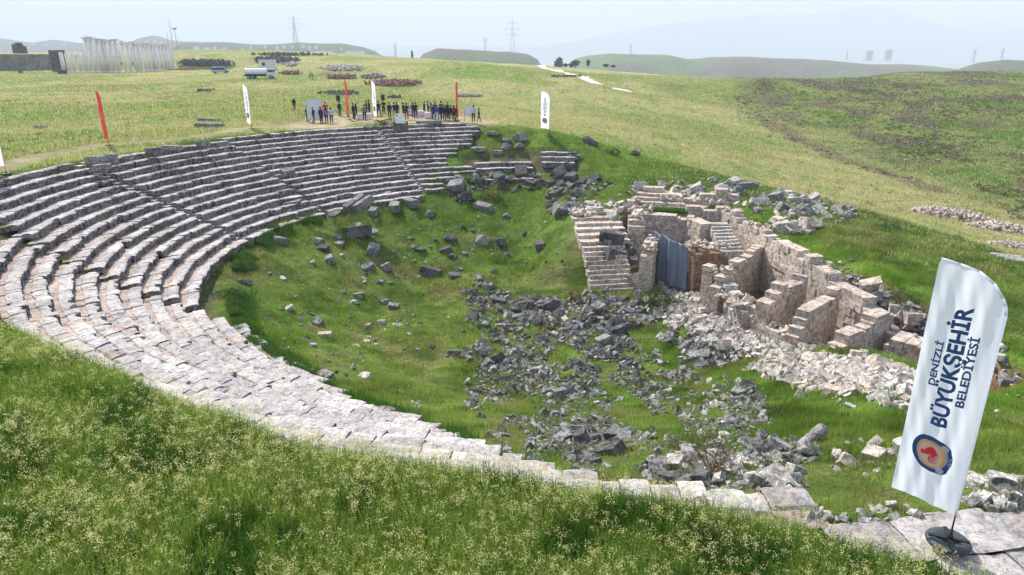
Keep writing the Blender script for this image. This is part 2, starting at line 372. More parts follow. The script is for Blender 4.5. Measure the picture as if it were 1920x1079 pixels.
def hit(px, py):
    r = ray(px, py); p = r[None]*_T[:, None]; dz = p[:, 2]-H(p[:, 0], p[:, 1])
    b = np.where(dz < 0)[0]
    if len(b) == 0: return None
    i = max(b[0], 1); a, c = dz[i-1], dz[i]; t = _T[i-1]+(_T[i]-_T[i-1])*a/(a-c)
    return r*t
def lin(c): return np.array([((v/255)/12.92 if v/255 <= .04045 else ((v/255+.055)/1.055)**2.4) for v in c])
G_FIELD = np.array([.34, .32, .17]); G_LUSH = np.array([.105, .195, .022]); G_MID = np.array([.19, .225, .065]); G_SCRUB = np.array([.125, .105, .08])
G_DIRT = np.array([.34, .27, .20]); G_EARTH = np.array([.20, .13, .085])
rimpath = [at(a, b, -8)[:2] for a, b in [(0, 320), (80, 292), (190, 272), (330, 263), (450, 243), (560, 232), (640, 226)]]
podium = [at(a, b, -8)[:2] for a, b in [(590, 236), (640, 222), (720, 228), (800, 222), (880, 226)]]
fieldpath = [at(a, b, -8)[:2] for a, b in [(60, 139), (120, 143), (200, 166), (280, 184), (330, 194), (420, 203)]]
scrubtrack = [at(1400, 228, -16.5)[:2], at(1500, 272, -17)[:2], at(1620, 320, -17.5)[:2], at(1750, 370, -18)[:2]]
def groundcol(x, y, z):
    """albedo of what grows or lies there"""
    sh = np.shape(x)+(3,)
    dx, dy = x-C0[0], y-C0[1]; r = np.hypot(dx, dy); th = np.degrees(np.arctan2(dy, dx)) % 360; d = np.hypot(x, y)
    def mx(a, b, f): f = np.clip(f, 0, 1)[..., None]; return a*(1-f)+b*f
    n1 = fbm(x*.03, y*.03, 41, 5); n2 = fbm(x*.25, y*.12, 43, 5)
    c = np.broadcast_to(G_FIELD, sh).copy()
    c = mx(c, G_MID, sstep(.45, .6, n1)*.75); c = mx(c, G_LUSH*1.25, sstep(.56, .68, n2)*.55)
    # big right hillside is scrubby
    right = sstep(45, 75, x-(y-100)*.02)*sstep(60, 90, y)*sstep(420, 330, y)*sstep(-.05, .06, x/np.maximum(y, 1)-.33)
    c = mx(c, np.array([.165, .195, .07]), right*.9)
    sc = fbm(x*.11, y*.075, 51, 6)
    c = mx(c, G_SCRUB*.85, right*sstep(.41, .52, sc)*.95)
    c = mx(c, G_MID*.85, right*.55*sstep(.56, .42, sc)); c = mx(c, G_LUSH*.8, right*sstep(.54, .62, fbm(x*.16, y*.09, 57, 5))*.8)
    c = mx(c, G_DIRT*.5, sstep(3.2, 1.2, segdist(x, y, scrubtrack))*.85)
    # green mound and lush rim
    c = mx(c, G_LUSH*1.5, np.exp(-(((x+22)/26)**2+((y-205)/16)**2))*.7*sstep(.35, .6, fbm(x*.08, y*.08, 55, 4)))
    c = mx(c, G_LUSH*1.1, np.exp(-(((x-84)/12)**2+((y-290)/25)**2)))
    bowl = sstep(41, 37, r)
    side = sstep(.53, .47, fbm(x*.15, y*.15, 61, 4))
    e = edge(th)
    inb = sstep(e+1.2, e-.2, r)*sstep(-17.9, -14, z*0-15)
    c = mx(c, G_LUSH, inb); c = mx(c, G_MID*.8, inb*side*.55)
    dry = fbm(x*.4, y*.4, 71, 4); c = mx(c, np.array([.20, .17, .085]), inb*sstep(.52, .66, dry)*.75); c = mx(c, G_LUSH*.55, inb*sstep(.44, .34, fbm(x*.55, y*.55, 75, 4))*.8)
    dk = sstep(55, 68, y)*inb; c = mx(c, G_LUSH*.75, dk*.6)
    # strip along the slope right of the rim, lush field edge
    c = mx(c, G_LUSH*1.25, np.exp(-(polydist(x, y, PIT)/3.2)**2)*(x > 18)*.95)
    c = mx(c, G_LUSH*1.2, np.exp(-(((x-14)/9)**2+((y-84)/7)**2))*.8)
    # stage pit: bare earth and rubble grit
    pd = polydist(x, y, PIT); c = mx(c, G_EARTH*1.15, sstep(.9, .2, pd)); c = mx(c, G_LUSH, sstep(-.8, -1.5, pd)*.3)
    # dirt
    pn = (fbm(x*.7, y*.7, 81, 4)-.47)*2.2
    c = mx(c, G_DIRT, sstep(1.7, .6, segdist(x, y, rimpath)+pn)*.8)
    c = mx(c, G_DIRT*1.25, sstep(5.2, 3.0, segdist(x, y, podium)+pn*1.5)*.95)
    c = mx(c, G_DIRT*.8, sstep(1.0, .5, segdist(x, y, fieldpath)+pn*.2)*.7)
    near = sstep(22, 14, d)*sstep(e-.5, e+.5, r); c = mx(c, G_LUSH*.8, near)
    und = seatcover(th, r)*sstep(e+.1, e-.5, r); c = mx(c, np.array([.12, .11, .07]), und*.9)
    return c
GC = groundcol(GXX, GYY, GZ)
nx, ny = len(GX), len(GY)
ii = np.arange(nx*ny).reshape(ny, nx)
quads = np.stack([ii[:-1, :-1], ii[:-1, 1:], ii[1:, 1:], ii[1:, :-1]], -1).reshape(-1, 4)
g = npmesh('ground', np.stack([GXX, GYY, GZ], -1).reshape(-1, 3), quads, M['ground'], None, GC.reshape(-1, 3), True)
tag(g, kind='structure')
# ------------------------------------------------------------------ stone seat rows
# profile of one row, (radial offset outwards from the front edge, height offset from the tread)
PROF = [(1.08, -.075), (.82, -.07), (.60, -.075), (.54, -.02), (.36, 0), (.16, .01), (.03, .0), (-.035, -.04), (-.03, -.12), (.02, -.21), (.05, -.32), (.05, -.46), (.04, -.62)]
def seat_row(name, i, th0, th1, parent, wobble=0.0, fine=False, broken=0.0, seed=0, jog=0.0):
    """arc of worn seat blocks, row i (0 at the rim), between two polar angles in degrees"""
    rf = R0-TR*(i+1); z0 = float(zrow(i, (th0+th1)/2)) if not (i < 0 and th0 > 200) else -8.03+.012*i
    L = R(abs(th1-th0))*rf; Vs = []; Fs = []; Cs = []; n0 = 0
    pr = np.array(PROF); npf = len(pr); flat = i < 0 and th0 > 200
    if flat: pr[:7, 1] = 0
    s = 0.0; rs = random.Random(seed*977+i*31+5)
    while s < L-.25:
        bl = rs.choice([.34, .45, .6, .8, 1.3, 1.7]) if not (i < 0 and th0 > 200) else rs.choice([.6, .9, 1.3]); e = min(s+bl, L)
        if L-e < .4: e = L
        step = .07 if fine else .14
        k = max(3, int((e-s)/step)+1)
        u = np.linspace(s, e, k); u = np.concatenate([[u[0]], u, [u[-1]]])
        if rs.random() < broken: s = e; continue
        dz = rs.gauss(0, .017)-(abs(rs.gauss(0, .035)) if flat else 0); dr = rs.gauss(0, .035)*(1.3 if flat else 1)+jog; chip = rs.uniform(.08, .32) if rs.random() < .2 else 0; tilt = rs.gauss(0, .015); slope = rs.gauss(0, .02)
        th = R(th0)+(u/rf)*(1 if th1 > th0 else -1)
        rr = rf+pr[:, 0][None]+dr+np.zeros((len(u), 1)); zz = z0+pr[:, 1][None]+dz+tilt*(u-u.mean())[:, None]+slope*(pr[:, 0][None]-.5)
        # wear: chew the lip and the surface
        X = C0[0]+rr*np.cos(th)[:, None]; Y = C0[1]+rr*np.sin(th)[:, None]
        sd_ = 100+i
        w1 = fbm(u[:, None]*2.2+np.zeros_like(rr), rr*0+i*7.3, sd_, 4)-.47
        w2 = fbm(X*5, Y*5+zz*3, sd_+9, 4)-.47; w3 = fbm(X*1.2, Y*1.2, 77, 3)-.47
        lip = np.exp(-((pr[:, 0][None])/.14)**2)
        rr = rr+(w1*.15*lip+w2*.06*lip)+wobble*w3*.3+chip*lip*np.clip(w1*3+.7, 0, 1.2)
        zz = zz+w2*.075*np.where(pr[:, 1][None] > -.06, 1, .2)-np.maximum(w1, 0)*.13*lip+w3*.05
        # gap at the joint
        g = .009; e0 = np.zeros(len(u)); e0[1] = g; e0[-2] = -g
        th = th+e0/rf*(1 if th1 > th0 else -1)
        zz[0] -= .34; zz[-1] -= .34; zz[1] -= .012; zz[-2] -= .012
        X = C0[0]+rr*np.cos(th)[:, None]; Y = C0[1]+rr*np.sin(th)[:, None]
        base = np.where(((pr[:, 0] > .57) & (not flat))[:, None], np.array([[.44, .365, .33]]), np.array([[.475, .455, .445]]))[None]*(1+rs.gauss(0, .10))*np.ones((len(u), 1, 1)); base = base*(1+.25*w3[..., None]); Cs.append(base.reshape(-1, 3))
        nV = X.size; Vs.append(np.stack([X, Y, zz], -1).reshape(-1, 3))
        q = np.arange(nV).reshape(X.shape)+n0
        Fs.append(np.stack([q[:-1, :-1], q[:-1, 1:], q[1:, 1:], q[1:, :-1]], -1).reshape(-1, 4)); n0 += nV
        s = e
    if not Vs: return None
    F_ = np.concatenate(Fs)
    if th1 > th0: F_ = F_[:, ::-1]
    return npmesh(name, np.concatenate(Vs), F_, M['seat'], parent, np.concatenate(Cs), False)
def wedge(th0, th1, rows, label, fine=False, lim=None, broken=0.0, seed=0, jog=0.0, skew=0.0):
    ang = R((th0+th1)/2)
    t = empty('seating_wedge')
    tag(t, label, 'stone seating', 'wedges of stone seats round the theatre bowl')
    for i in rows:
        if skew: a0 = th0+skew*(i-3); a1 = th1
        else: a0, a1 = th0, th1
        if lim: a0, a1 = lim(i, a0, a1)
        if a1-a0 < .8: continue
        seat_row('seat_row', i, a0, a1, t, .6, fine, broken, seed, jog)
    return t
def lim_edges(i, a0, a1):
    """keep only the angles where this row shows in front of the rim and before the last surviving row"""
    th = np.linspace(a0, a1, 160); r = R0-TR*i
    ok = (r-.05 < edge(th)+np.where(th > 198, .05, .55)) & (i <= lastrow(th)+.3)
    if not ok.any(): return a0, a0
    w = np.where(ok)[0]; return th[w[0]], th[w[-1]]
wedge(119.7, 146.0, range(-2, 14), 'tall wedge of dark fronted seat rows below the white board', lim=lim_edges, seed=1)
wedge(147.2, 170.6, range(0, 14), 'wedge of long curved seat rows below the two loose rim blocks', lim=lim_edges, seed=2)
wedge(171.8, 197.0, range(-1, 14), 'broad seat rows below the left red feather flag', fine=True, lim=lambda i, a, b: lim_edges(i, a, min(213, 194+1.35*(i-3)) if i > 2 else 193), seed=3)
# far right wedge: rows step back as the ruin crumbles
_end = {-2: 103, -1: 100.8, 0: 101, 1: 102.6, 2: 102.8, 3: 103.4, 4: 106.5, 5: 107, 6: 109.8, 7: 110, 8: 105, 9: 104.5, 10: 110, 11: 113.5, 12: 114, 13: 118.7}
wedge(101, 118.8, range(-2, 13), 'crumbling far wedge of seat rows below the crowd and the small white sign', lim=lambda i, a, b: (_end[i], b), seed=4)
wedge(91.5, 104.4, (8, 9, 11), 'two low overgrown seat rows carrying a single upright block, right of the crumbling wedge', seed=5)
wedge(82.2, 89.5, (6, 7, 8), 'short stack of three seat rows at the far right end of the seating', seed=6, broken=.0)
# near side
wedge(199, 222, range(2, 16), 'sunlit wedge of pinkish worn seat rows in the lower left corner below the crack', fine=True, lim=lambda i, a, b: lim_edges(i, max(a, 195.6+1.35*(i-3)+.9), b), seed=7, broken=.0, jog=-.12)
wedge(222.05, 247.2, range(2, 16), 'pale eroded wedge of seat rows sweeping past the foreground weeds', fine=True, lim=lim_edges, seed=8)
wedge(247.2, 268.15, range(0, 12), 'narrow foreshortened wedge of seat rows behind the middle of the foreground weeds', fine=True, lim=lim_edges, seed=9)
wedge(268.15, 294, range(-5, 3), 'broken whitish seat rows running to the big feather flag at the bottom right', fine=True, lim=lim_edges, seed=10, broken=.0)
# radial stairs between wedges
def radial_stair(th, r0, r1, label):
    m = []; Vs = []; Fs = []; n0 = 0
    for i in range(r0, r1):
        for h in (0, 1):
            rr0 = R0-TR*i-h*TR/2; rr1 = rr0-TR/2; z = float(zrow(i+h*.5+.3, th-.8))-.05+rnd.gauss(0, .02)
            a = R(th); w = .30
            P0 = []
            for rr in (rr0+.06, rr1-.03+rnd.gauss(0, .03)):
                for sg in (-1, 1):
                    P0.append((C0[0]+rr*math.cos(a)-sg*w*math.sin(a), C0[1]+rr*math.sin(a)+sg*w*math.cos(a)))
            V = [(*p, z+rnd.gauss(0, .012)) for p in P0]+[(*p, z-.5) for p in P0]
            Vs += V; Fs += [[n0+q for q in f] for f in ((0,1,3,2),(4,6,7,5),(2,3,7,6),(0,2,6,4),(1,5,7,3),(0,4,5,1))]; n0 += 8
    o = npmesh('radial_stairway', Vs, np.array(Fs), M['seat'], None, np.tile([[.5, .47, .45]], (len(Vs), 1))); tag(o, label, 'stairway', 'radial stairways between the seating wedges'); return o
radial_stair(119.2, -1, 13, 'narrow worn stair cutting down the seats below the small white sign')
radial_stair(146.6, -1, 13, 'narrow worn stair cutting down the seats left of the people by the white board')
radial_stair(171.2, 0, 13, 'narrow worn stair cutting down the seats right of the red flag on the left')
# ------------------------------------------------------------------ rocks
def hull_rock(seed, kind):
    r = random.Random(seed); bm = bmesh.new()
    if kind == 'block':
        dx, dy, dz = 1, r.uniform(.55, .85), r.uniform(.4, .65)
        for sx_ in (-1, 1):
            for sy_ in (-1, 1):
                for sz_ in (-1, 1):
                    c = Vector((sx_*dx/2, sy_*dy/2, sz_*dz/2))
                    if r.random() < .28:
                        for k in range(3):
                            q = c.copy(); q[k] *= r.uniform(.3, .7); bm.verts.new(q)
                    else:
                        bm.verts.new(c*r.uniform(.86, 1.02))
    elif kind == 'slab':
        for k in range(13):
            a = 2*math.pi*k/13; q = r.uniform(.35, .55)
            for z in (-.1, .1): bm.verts.new((q*math.cos(a), q*.7*math.sin(a), z*r.uniform(.7, 1.2)))
    else:
        for k in range(15):
            v = Vector((r.gauss(0, 1), r.gauss(0, 1), r.gauss(0, 1))).normalized(); v = Vector((v.x*.52, v.y*.42, v.z*.34))*r.uniform(.85, 1.1); bm.verts.new(v)
    bmesh.ops.convex_hull(bm, input=bm.verts)
    for v in [v for v in bm.verts if not v.link_faces]: bm.verts.remove(v)
    bmesh.ops.dissolve_limit(bm, angle_limit=R(9), verts=bm.verts, edges=bm.edges)
    try: bmesh.ops.bevel(bm, geom=list(bm.edges), offset=.022, segments=1, affect='EDGES', clamp_overlap=True)
    except Exception: pass
    bmesh.ops.triangulate(bm, faces=bm.faces)
    if kind != 'stone_low':
        bmesh.ops.subdivide_edges(bm, edges=[e for e in bm.edges if e.calc_length() > .3], cuts=2, use_grid_fill=True)
        bmesh.ops.triangulate(bm, faces=bm.faces)
        for v in bm.verts:
            n_ = float(fbm(v.co.x*4+seed, v.co.y*4+v.co.z*3, seed, 3))-.45
            v.co += v.normal*n_*.06 if v.normal.length > 0 else Vector()
    bm.normal_update(); bmesh.ops.recalc_face_normals(bm, faces=bm.faces)
    return bm
ROCK = {}
for kind, cnt in (('block', 7), ('slab', 3), ('lump', 6)):
    for mt in ('dark', 'grey', 'white', 'wall'):
        for k in range(cnt):
            bm = hull_rock(k*13+{'block': 1, 'slab': 200, 'lump': 400}[kind], kind)
            me = bpy.data.meshes.new(kind+'_stone'); bm.to_mesh(me); bm.free(); me.materials.append(M[mt]); ROCK.setdefault((kind, mt), []).append(me)
def stone(name, me, loc, size, rot, label, cat='stone block', group=None):
    o = bpy.data.objects.new(name, me); scene.collection.objects.link(o)
    o.location = [float(v) for v in loc]; o.scale = size if hasattr(size, '__len__') else (size,)*3; o.rotation_euler = rot
    return tag(o, label, cat, group)
def put(px, py, size, tone, kind, label, group=None, name='fallen_block', sink=.25, tilt=.35, rz=None, z=None, cat='stone block'):
    p = hit(px, py) if z is None else at(px, py, z)
    me = rnd.choice(ROCK[(kind, tone)])
    sc = size if hasattr(size, '__len__') else (size, size, size*rnd.uniform(.8, 1.15))
    hgt = {'block': .5, 'slab': .2, 'lump': .65}[kind]*sc[2]
    return stone(name, me, (p[0], p[1], p[2]+hgt*(.5-sink)), sc, (rnd.uniform(-tilt, tilt), rnd.uniform(-tilt, tilt), rnd.uniform(0, 6.3) if rz is None else rz), label, cat, group)
# scattered on the grass slope under the far seats: (x, y, width in photo px)
_G1 = 'fallen stones scattered down the grass slope'
for px, py, w, tn, kd in [(523,454,22,'grey','block'),(597,453,20,'grey','block'),(606,468,20,'dark','block'),(637,459,22,'grey','block'),(632,445,14,'grey','block'),(618,488,24,'grey','block'),
    (699,473,34,'grey','block'),(690,504,22,'grey','block'),(723,503,30,'grey','block'),(697,435,28,'grey','slab'),(671,422,14,'white','slab'),(805,402,26,'dark','lump'),(906,391,34,'grey','block'),
    (949,406,18,'grey','lump'),(868,427,16,'dark','lump'),(887,434,14,'grey','lump'),(844,449,30,'dark','lump'),(906,452,34,'grey','lump'),(940,455,30,'dark','lump'),(1013,463,32,'dark','block'),
    (836,472,24,'dark','block'),(848,482,22,'dark','lump'),(790,470,22,'dark','lump'),(774,464,16,'grey','lump'),(806,512,38,'dark','block'),(926,512,26,'dark','lump'),(853,520,24,'dark','block'),(862,508,18,'grey','lump'),
    (672,556,20,'grey','block'),(642,548,18,'dark','slab'),(722,568,20,'grey','block'),(737,577,18,'grey','block'),(664,570,18,'white','lump'),(638,568,10,'white','lump'),(541,579,26,'white','slab'),
    (596,607,20,'grey','block'),(609,631,24,'white','block'),(716,605,20,'white','block'),(690,610,18,'white','slab'),(747,611,24,'grey','slab'),(851,665,22,'grey','block'),(836,668,12,'grey','slab'),
    (687,641,16,'white','slab'),(705,647,11,'white','lump'),(666,650,20,'white','slab'),(728,676,11,'white','lump'),(765,680,9,'white','lump'),(682,708,38,'white','slab'),(611,706,28,'grey','block'),(587,649,13,'white','block'),
    (584,492,16,'grey','slab'),(530,522,16,'white','slab'),(504,514,12,'grey','slab'),(458,530,30,'grey','slab'),(785,520,12,'grey','slab'),(731,530,12,'white','slab'),(683,529,14,'white','slab'),(710,532,14,'dark','lump'),
    (870,476,16,'grey','lump'),(951,478,16,'grey','lump'),(985,440,14,'dark','lump'),(770,448,14,'grey','lump'),(816,451,12,'dark','lump'),(600,712,10,'white','lump'),(640,480,10,'white','lump'),(742,610,12,'white','lump')]:
    d = np.linalg.norm(hit(px, py)); sz_ = w*d/F*1.15
    side = 'far half' if py < 480 else 'middle' if py < 560 else 'near half'
    wh = {'dark': 'dark lichened', 'grey': 'grey weathered', 'white': 'pale bleached'}[tn]; wk = {'block': 'block', 'slab': 'flat slab', 'lump': 'boulder'}[kd]
    put(px, py, sz_*.92, tn, kd, '%s %s half sunk in the %s of the open grass slope' % (wh, wk, side), _G1, 'fallen_stone' if kd != 'block' else 'fallen_block', .42)
# tilted big blocks at the foot of the far seats
put(626, 402, (2.6, 1.6, 1.0), 'dark', 'slab', 'large flat dark slab lying at the foot of the far seat rows', None, 'fallen_slab', .2, .12, z=-13.4)
put(664, 386, (2.4, 1.0, 1.3), 'grey', 'block', 'tall leaning block propped against the lowest far seat row, left of its twin', None, 'fallen_block', .1, .5, .9, z=-12.9)
put(682, 388, (2.6, .9, 1.3), 'grey', 'block', 'pale topped leaning block beside the dark slab below the far seats', None, 'fallen_block', .1, .5, 1.2, z=-12.9)
put(674, 442, (2.2, 1.8, 1.9), 'dark', 'block', 'large cube shaped dark boulder on the grass below the leaning blocks', None, 'fallen_block', .15, .4)
for px, py, w, lb in [(550,393,28,'flat topped block lying at the foot of the seats, left of the dark slab'),(578,388,20,'small block lying against the lowest far seat row'),(533,402,22,'pale slab in the grass below the lowest far seat row'),(720,370,24,'slab slipped from the lowest far seats above the slope'),
                      (740,392,30,'long low block under the right end of the lowest far seats'),(770,385,26,'block ending the lowest far row beside the weeds'),(700,400,24,'small slab in front of the leaning blocks')]:
    put(px, py, w/17., 'grey', 'block', lb, None, 'fallen_block', .25, .15)
# loose blocks on the rim
for px, py, s_, lb in [(183,303,(1.7,.9,.9),'left of two angular blocks standing on the rim by the red flag'),(208,296,(1.0,.6,.7),'smaller block on the rim just below the red flag base'),(300,284,(2.3,1.1,.9),'wide flat block on the rim above the second wedge'),
                       (322,280,(1.7,1.0,.8),'raised slab lying on the wide flat block of the rim'),(381,272,(1.2,.8,.9),'small squared block alone on the rim grass'),(392,226,(2.6,1.6,.7),'upper of two flat stones in the field behind the rim'),(393,237,(3.2,1.8,.9),'lower and larger of two flat stones in the field behind the rim'),
                       (192,316,(1.3,.8,.8),'dark block tucked under the rim blocks at the top of the stair')]:
    z = -7.9 if py < 310 else -8.1
    if lb.startswith('raised'): z = -7.5
    put(px, py, s_, 'grey', 'block', lb, None, 'rim_block', .2, .08, rnd.uniform(-.2, .3), z=z)
put(932, 296, (1.3, 1.2, 2.2), 'grey', 'block', 'small upright square block standing alone on the long low seat row', None, 'upright_block', .3, .03, .1, z=-11.3)
put(751, 241, (1.7, 1.0, 1.9), 'dark', 'block', 'square stone pedestal under the small white sign', None, 'stone_pedestal', .3, .02, 0.1, z=-8.0)
put(816, 231, (1.6, .8, .7), 'grey', 'block', 'rounded stone block on the top row in front of the tables, left one', None, 'top_row_block', .2, .03, .05, z=-7.9)
put(792, 231, (1.5, .8, .7), 'grey', 'block', 'rounded stone block on the top row in front of the tables, right one', None, 'top_row_block', .2, .03, .05, z=-7.9)
put(540, 327, (1.2, 1.7, .9), 'grey', 'block', 'toppled block lying in the stair between the two big wedges', None, 'toppled_block', 0, .3, .6, z=-10.7)
for px, py, s_, lb in [(925,252,2.4,'flat grassy slab beyond the right end of the top seat rows'),(950,268,1.5,'grey stone in the grass of the mound, left one'),(975,262,2.0,'grey stone in the grass of the mound, right one'),(950,278,1.3,'small stone low on the mound'),(973,278,1.5,'pale stone low on the mound'),
                       (898,282,2.2,'broad slab broken off the crumbling wedge'),(870,276,1.8,'slab at the broken end of the upper rows'),(1106,271,2.2,'dark boulder on the hillside crest right of the mound'),(1070,296,2.4,'leaning end slab of the three short seat rows'),(1190,292,1.6,'dark bush like boulder in the field above the excavation')]:
    put(px, py, s_, 'dark' if 'dark' in lb else 'grey', 'slab' if 'slab' in lb else 'lump', lb, None, 'mound_stone', .3, .2)
_count = [0]
def cluster(cx, cy, rx, ry, nbig, nsmall, big, small, tone, kinds, label, group, name='rubble_stone', rot=0, sink=.25, zoff=0.0):
    """stones lying in an elliptical patch of the ground: big ones as things, small ones into the shared rubble"""
    if 'slab' in label: kinds = ('slab', 'slab', 'block')
    for k in range(nbig+nsmall):
        for _ in range(30):
            a, b = rnd.uniform(-1, 1), rnd.uniform(-1, 1)
            if a*a+b*b < 1: break
        if k >= nbig: a *= 1.12; b *= 1.12
        px = cx+rx*(a*math.cos(rot)-b*math.sin(rot)*ry/rx*1.0); py = cy+(a*rx*math.sin(rot)+b*ry*math.cos(rot))
        p = hit(px, py)
        if p is None: continue
        fs = min(1.15, max(.55, np.linalg.norm(p)/52.0))
        if k < nbig and rnd.random() < .3: SM.setdefault('p', []).append((p[0], p[1], p[2]+zoff, rnd.uniform(*big)*fs*.7, rnd.choice(tone))); continue
        if k < nbig:
            tn = rnd.choice(tone); kd = rnd.choice(kinds); s_ = rnd.uniform(*big)*fs
            hgt = {'block': .5, 'slab': .2, 'lump': .65}[kd]*s_
            o = stone(name, rnd.choice(ROCK[(kd, tn)]), (p[0], p[1], p[2]+hgt*(.5-sink)+zoff), (s_, s_*rnd.uniform(.8, 1.2), s_*rnd.uniform(.75, 1.2)), (rnd.gauss(0, .35), rnd.gauss(0, .35), rnd.uniform(0, 6.3)),
                      label, 'stone block', group); _count[0] += 1
        else:
            SM.setdefault('p', []).append((p[0], p[1], p[2]+zoff, rnd.uniform(*small)*1.25*fs, rnd.choice(tone)))
SM = {}
D = ('dark', 'dark', 'grey'); DG = ('dark', 'grey', 'grey'); W = ('white', 'white', 'wall'); GW = ('grey', 'white'); BL = ('block', 'block', 'lump'); 
CL = [  # cx, cy, rx, ry, nbig, nsmall, big, small, tone, label
 (1010,585,48,26,14,90,(.7,1.3),(.25,.6),D,'dark angular block in the dense heap on the far floor of the bowl'),
 (925,590,45,42,9,50,(.6,1.1),(.2,.5),D,'dark block in the loose string of stones at the foot of the far slope'),
 (900,545,30,25,6,22,(.6,1.1),(.2,.45),D,'dark block part way up the slope left of the rubble'),
 (1000,650,40,22,6,45,(.6,1.0),(.2,.5),DG,'dark block between the far and middle heaps of the bowl floor'),
 (1140,595,62,26,15,50,(.8,1.7),(.25,.6),D,'big dark block in the heap below the entrance steps'),
 (1150,560,60,16,6,30,(.7,1.2),(.25,.55),DG,'grey block just below the entrance steps'),
 (1130,645,52,24,10,80,(.6,1.3),(.2,.5),D,'dark splintered block in the central heap of the bowl floor'),
 (965,710,70,40,10,190,(.5,1.0),(.15,.42),DG,'small grey block in the wide stony carpet on the left of the bowl floor'),
 (1055,725,70,40,9,170,(.5,1.1),(.15,.42),DG,'grey block in the middle of the stony carpet'),
 (1060,790,75,38,10,120,(.6,1.3),(.15,.42),DG,'grey block on the near side of the stony carpet'),
 (1245,725,70,26,8,110,(.5,1.3),(.15,.4),DG,'grey block in the small stone patch right of the central grass'),
 (1130,830,62,26,13,60,(.8,1.6),(.2,.5),D,'large dark block along the near foot of the bowl'),
 (1085,850,34,18,3,90,(.5,1.0),(.15,.5),DG,'stone in the small pile at the near foot of the bowl'),
 (1235,890,22,14,3,12,(1.0,1.5),(.2,.5),DG,'pale topped cube block near the near seats'),
 (1395,760,38,40,7,110,(.5,1.0),(.15,.4),DG,'grey block in the trail of stones right of the floor'),
 (1405,735,24,12,3,10,(.9,1.7),(.2,.5),D,'dark boulder at the head of the stone trail'),
 (1350,810,60,24,7,50,(.6,1.0),(.18,.4),GW,'pale block between the two stone trails'),
 (1350,868,105,17,20,70,(.6,1.1),(.2,.5),GW,'pale rounded block in the low heaped bank near the front'),
 (1460,850,70,28,11,110,(.5,1.2),(.15,.45),DG,'grey block in the trail behind the leaning column drum'),
 (1440,900,70,26,9,22,(.9,1.4),(.2,.5),GW,'pale faced square block in the front grass'),
 (1330,900,60,22,4,20,(.8,1.2),(.2,.4),D,'dark block above the dry bush'),
 (1700,855,40,20,3,8,(.7,1.1),(.2,.4),GW,'pale block behind the big feather flag'),
 (1610,860,60,30,5,10,(.6,1.2),(.2,.4),W,'white square block on the green floor left of the flag'),
 (1880,710,30,60,5,8,(.7,1.2),(.2,.4),GW,'white stone in the grass right of the flag'),
 (1060,360,38,42,16,40,(.9,1.6),(.3,.7),D,'huge dark carved block tumbled above the entrance steps'),
 (1110,350,38,12,5,10,(.8,1.3),(.4,.8),D,'dark block on the lip of the earth cutting'),
 (880,350,40,28,6,22,(.9,1.8),(.3,.7),D,'dark block below the end of the crumbling wedge'),
 (960,340,60,18,6,26,(.9,1.6),(.3,.7),D,'dark overgrown block below the low seat rows'),
 (1160,470,38,40,11,40,(1.0,1.9),(.3,.7),D,'dark capital or moulding block tumbled beside the entrance steps'),
 (1230,540,38,28,6,20,(.9,1.7),(.3,.6),DG,'grey block at the foot of the stage steps'),
 (1285,585,50,30,10,120,(.7,1.2),(.25,.6),W,'white broken block in the upper half of the stage front rubble'),
 (1370,628,70,26,10,120,(.7,1.3),(.25,.6),W,'white broken block in the middle of the stage front rubble'),
 (1340,655,60,26,5,60,(.7,1.7),(.25,.6),('grey','dark','white'),'grey boulder below the white stage rubble'),
 (1480,688,66,18,8,80,(.7,1.5),(.25,.6),W,'white block in the rubble before the stage rooms'),
 (1610,700,80,20,14,70,(.9,1.8),(.25,.6),W,'long white block in front of the nearest stage rooms'),
 (1660,720,70,16,9,40,(.9,1.7),(.25,.6),W,'weathered white block in the right end of the stage front'),
 (1550,740,36,14,3,6,(.9,1.6),(.2,.4),W,'white moulded block lying on the floor grass'),
 (1250,370,80,26,12,40,(.8,1.3),(.3,.7),W,'beige block on the terrace above the stage'),
 (1120,395,60,16,8,26,(.8,1.4),(.3,.7),W,'beige block on the landing at the head of the entrance steps'),
 (1330,338,14,5,4,3,(.8,1.2),(.3,.5),('white',),'white stone at the far tip of the block field'),
 (1385,355,44,12,12,14,(1.0,1.7),(.3,.7),('white','grey'),'white block in the upper block field beside the excavation'),
 (1480,385,70,22,22,40,(.9,1.5),(.3,.7),GW,'grey and white block in the middle of the block field'),
 (1550,400,60,16,14,26,(.8,1.3),(.3,.6),GW,'low grey block at the right end of the block field'),
 (1500,425,50,12,12,14,(1.0,1.6),(.3,.6),W,'squared block in the row beside the back wall of the stage'),
 (1610,560,60,24,8,26,(.9,1.7),(.3,.6),('wall','grey'),'broken masonry block in the trench behind the stage wall'),
 (1700,600,30,28,6,26,(.8,1.4),(.3,.6),('wall','white'),'beige block in the trench beside the big flag'),
 (1850,905,60,9,4,20,(.6,.95),(.3,.6),('white','white','grey'),'grey seat block lying in a line in the grass at the right edge'),
 (1870,940,50,10,2,26,(.6,1.1),(.3,.6),('white','white','grey'),'flat cracked seat block right of the flag pole'),
 (1620,966,120,14,0,16,(.7,1.5),(.2,.45),('white',),'flat pale seat slab on the near edge of the bowl'),
 (780,740,30,24,3,14,(.5,.9),(.15,.3),('grey','white'),'pale slab on the grass near the front seats'),
 (945,812,20,10,3,2,(1.0,1.5),(.2,.3),('grey',),'one of three grey boulders on the grass above the near seats'),
]
for c in CL:
    cluster(*c[:5], int(c[5]*2.4), c[6], c[7], c[8], BL, c[9], 'fallen stones, '+' '.join(c[9].split()[-6:]))
print('big stones', _count[0])

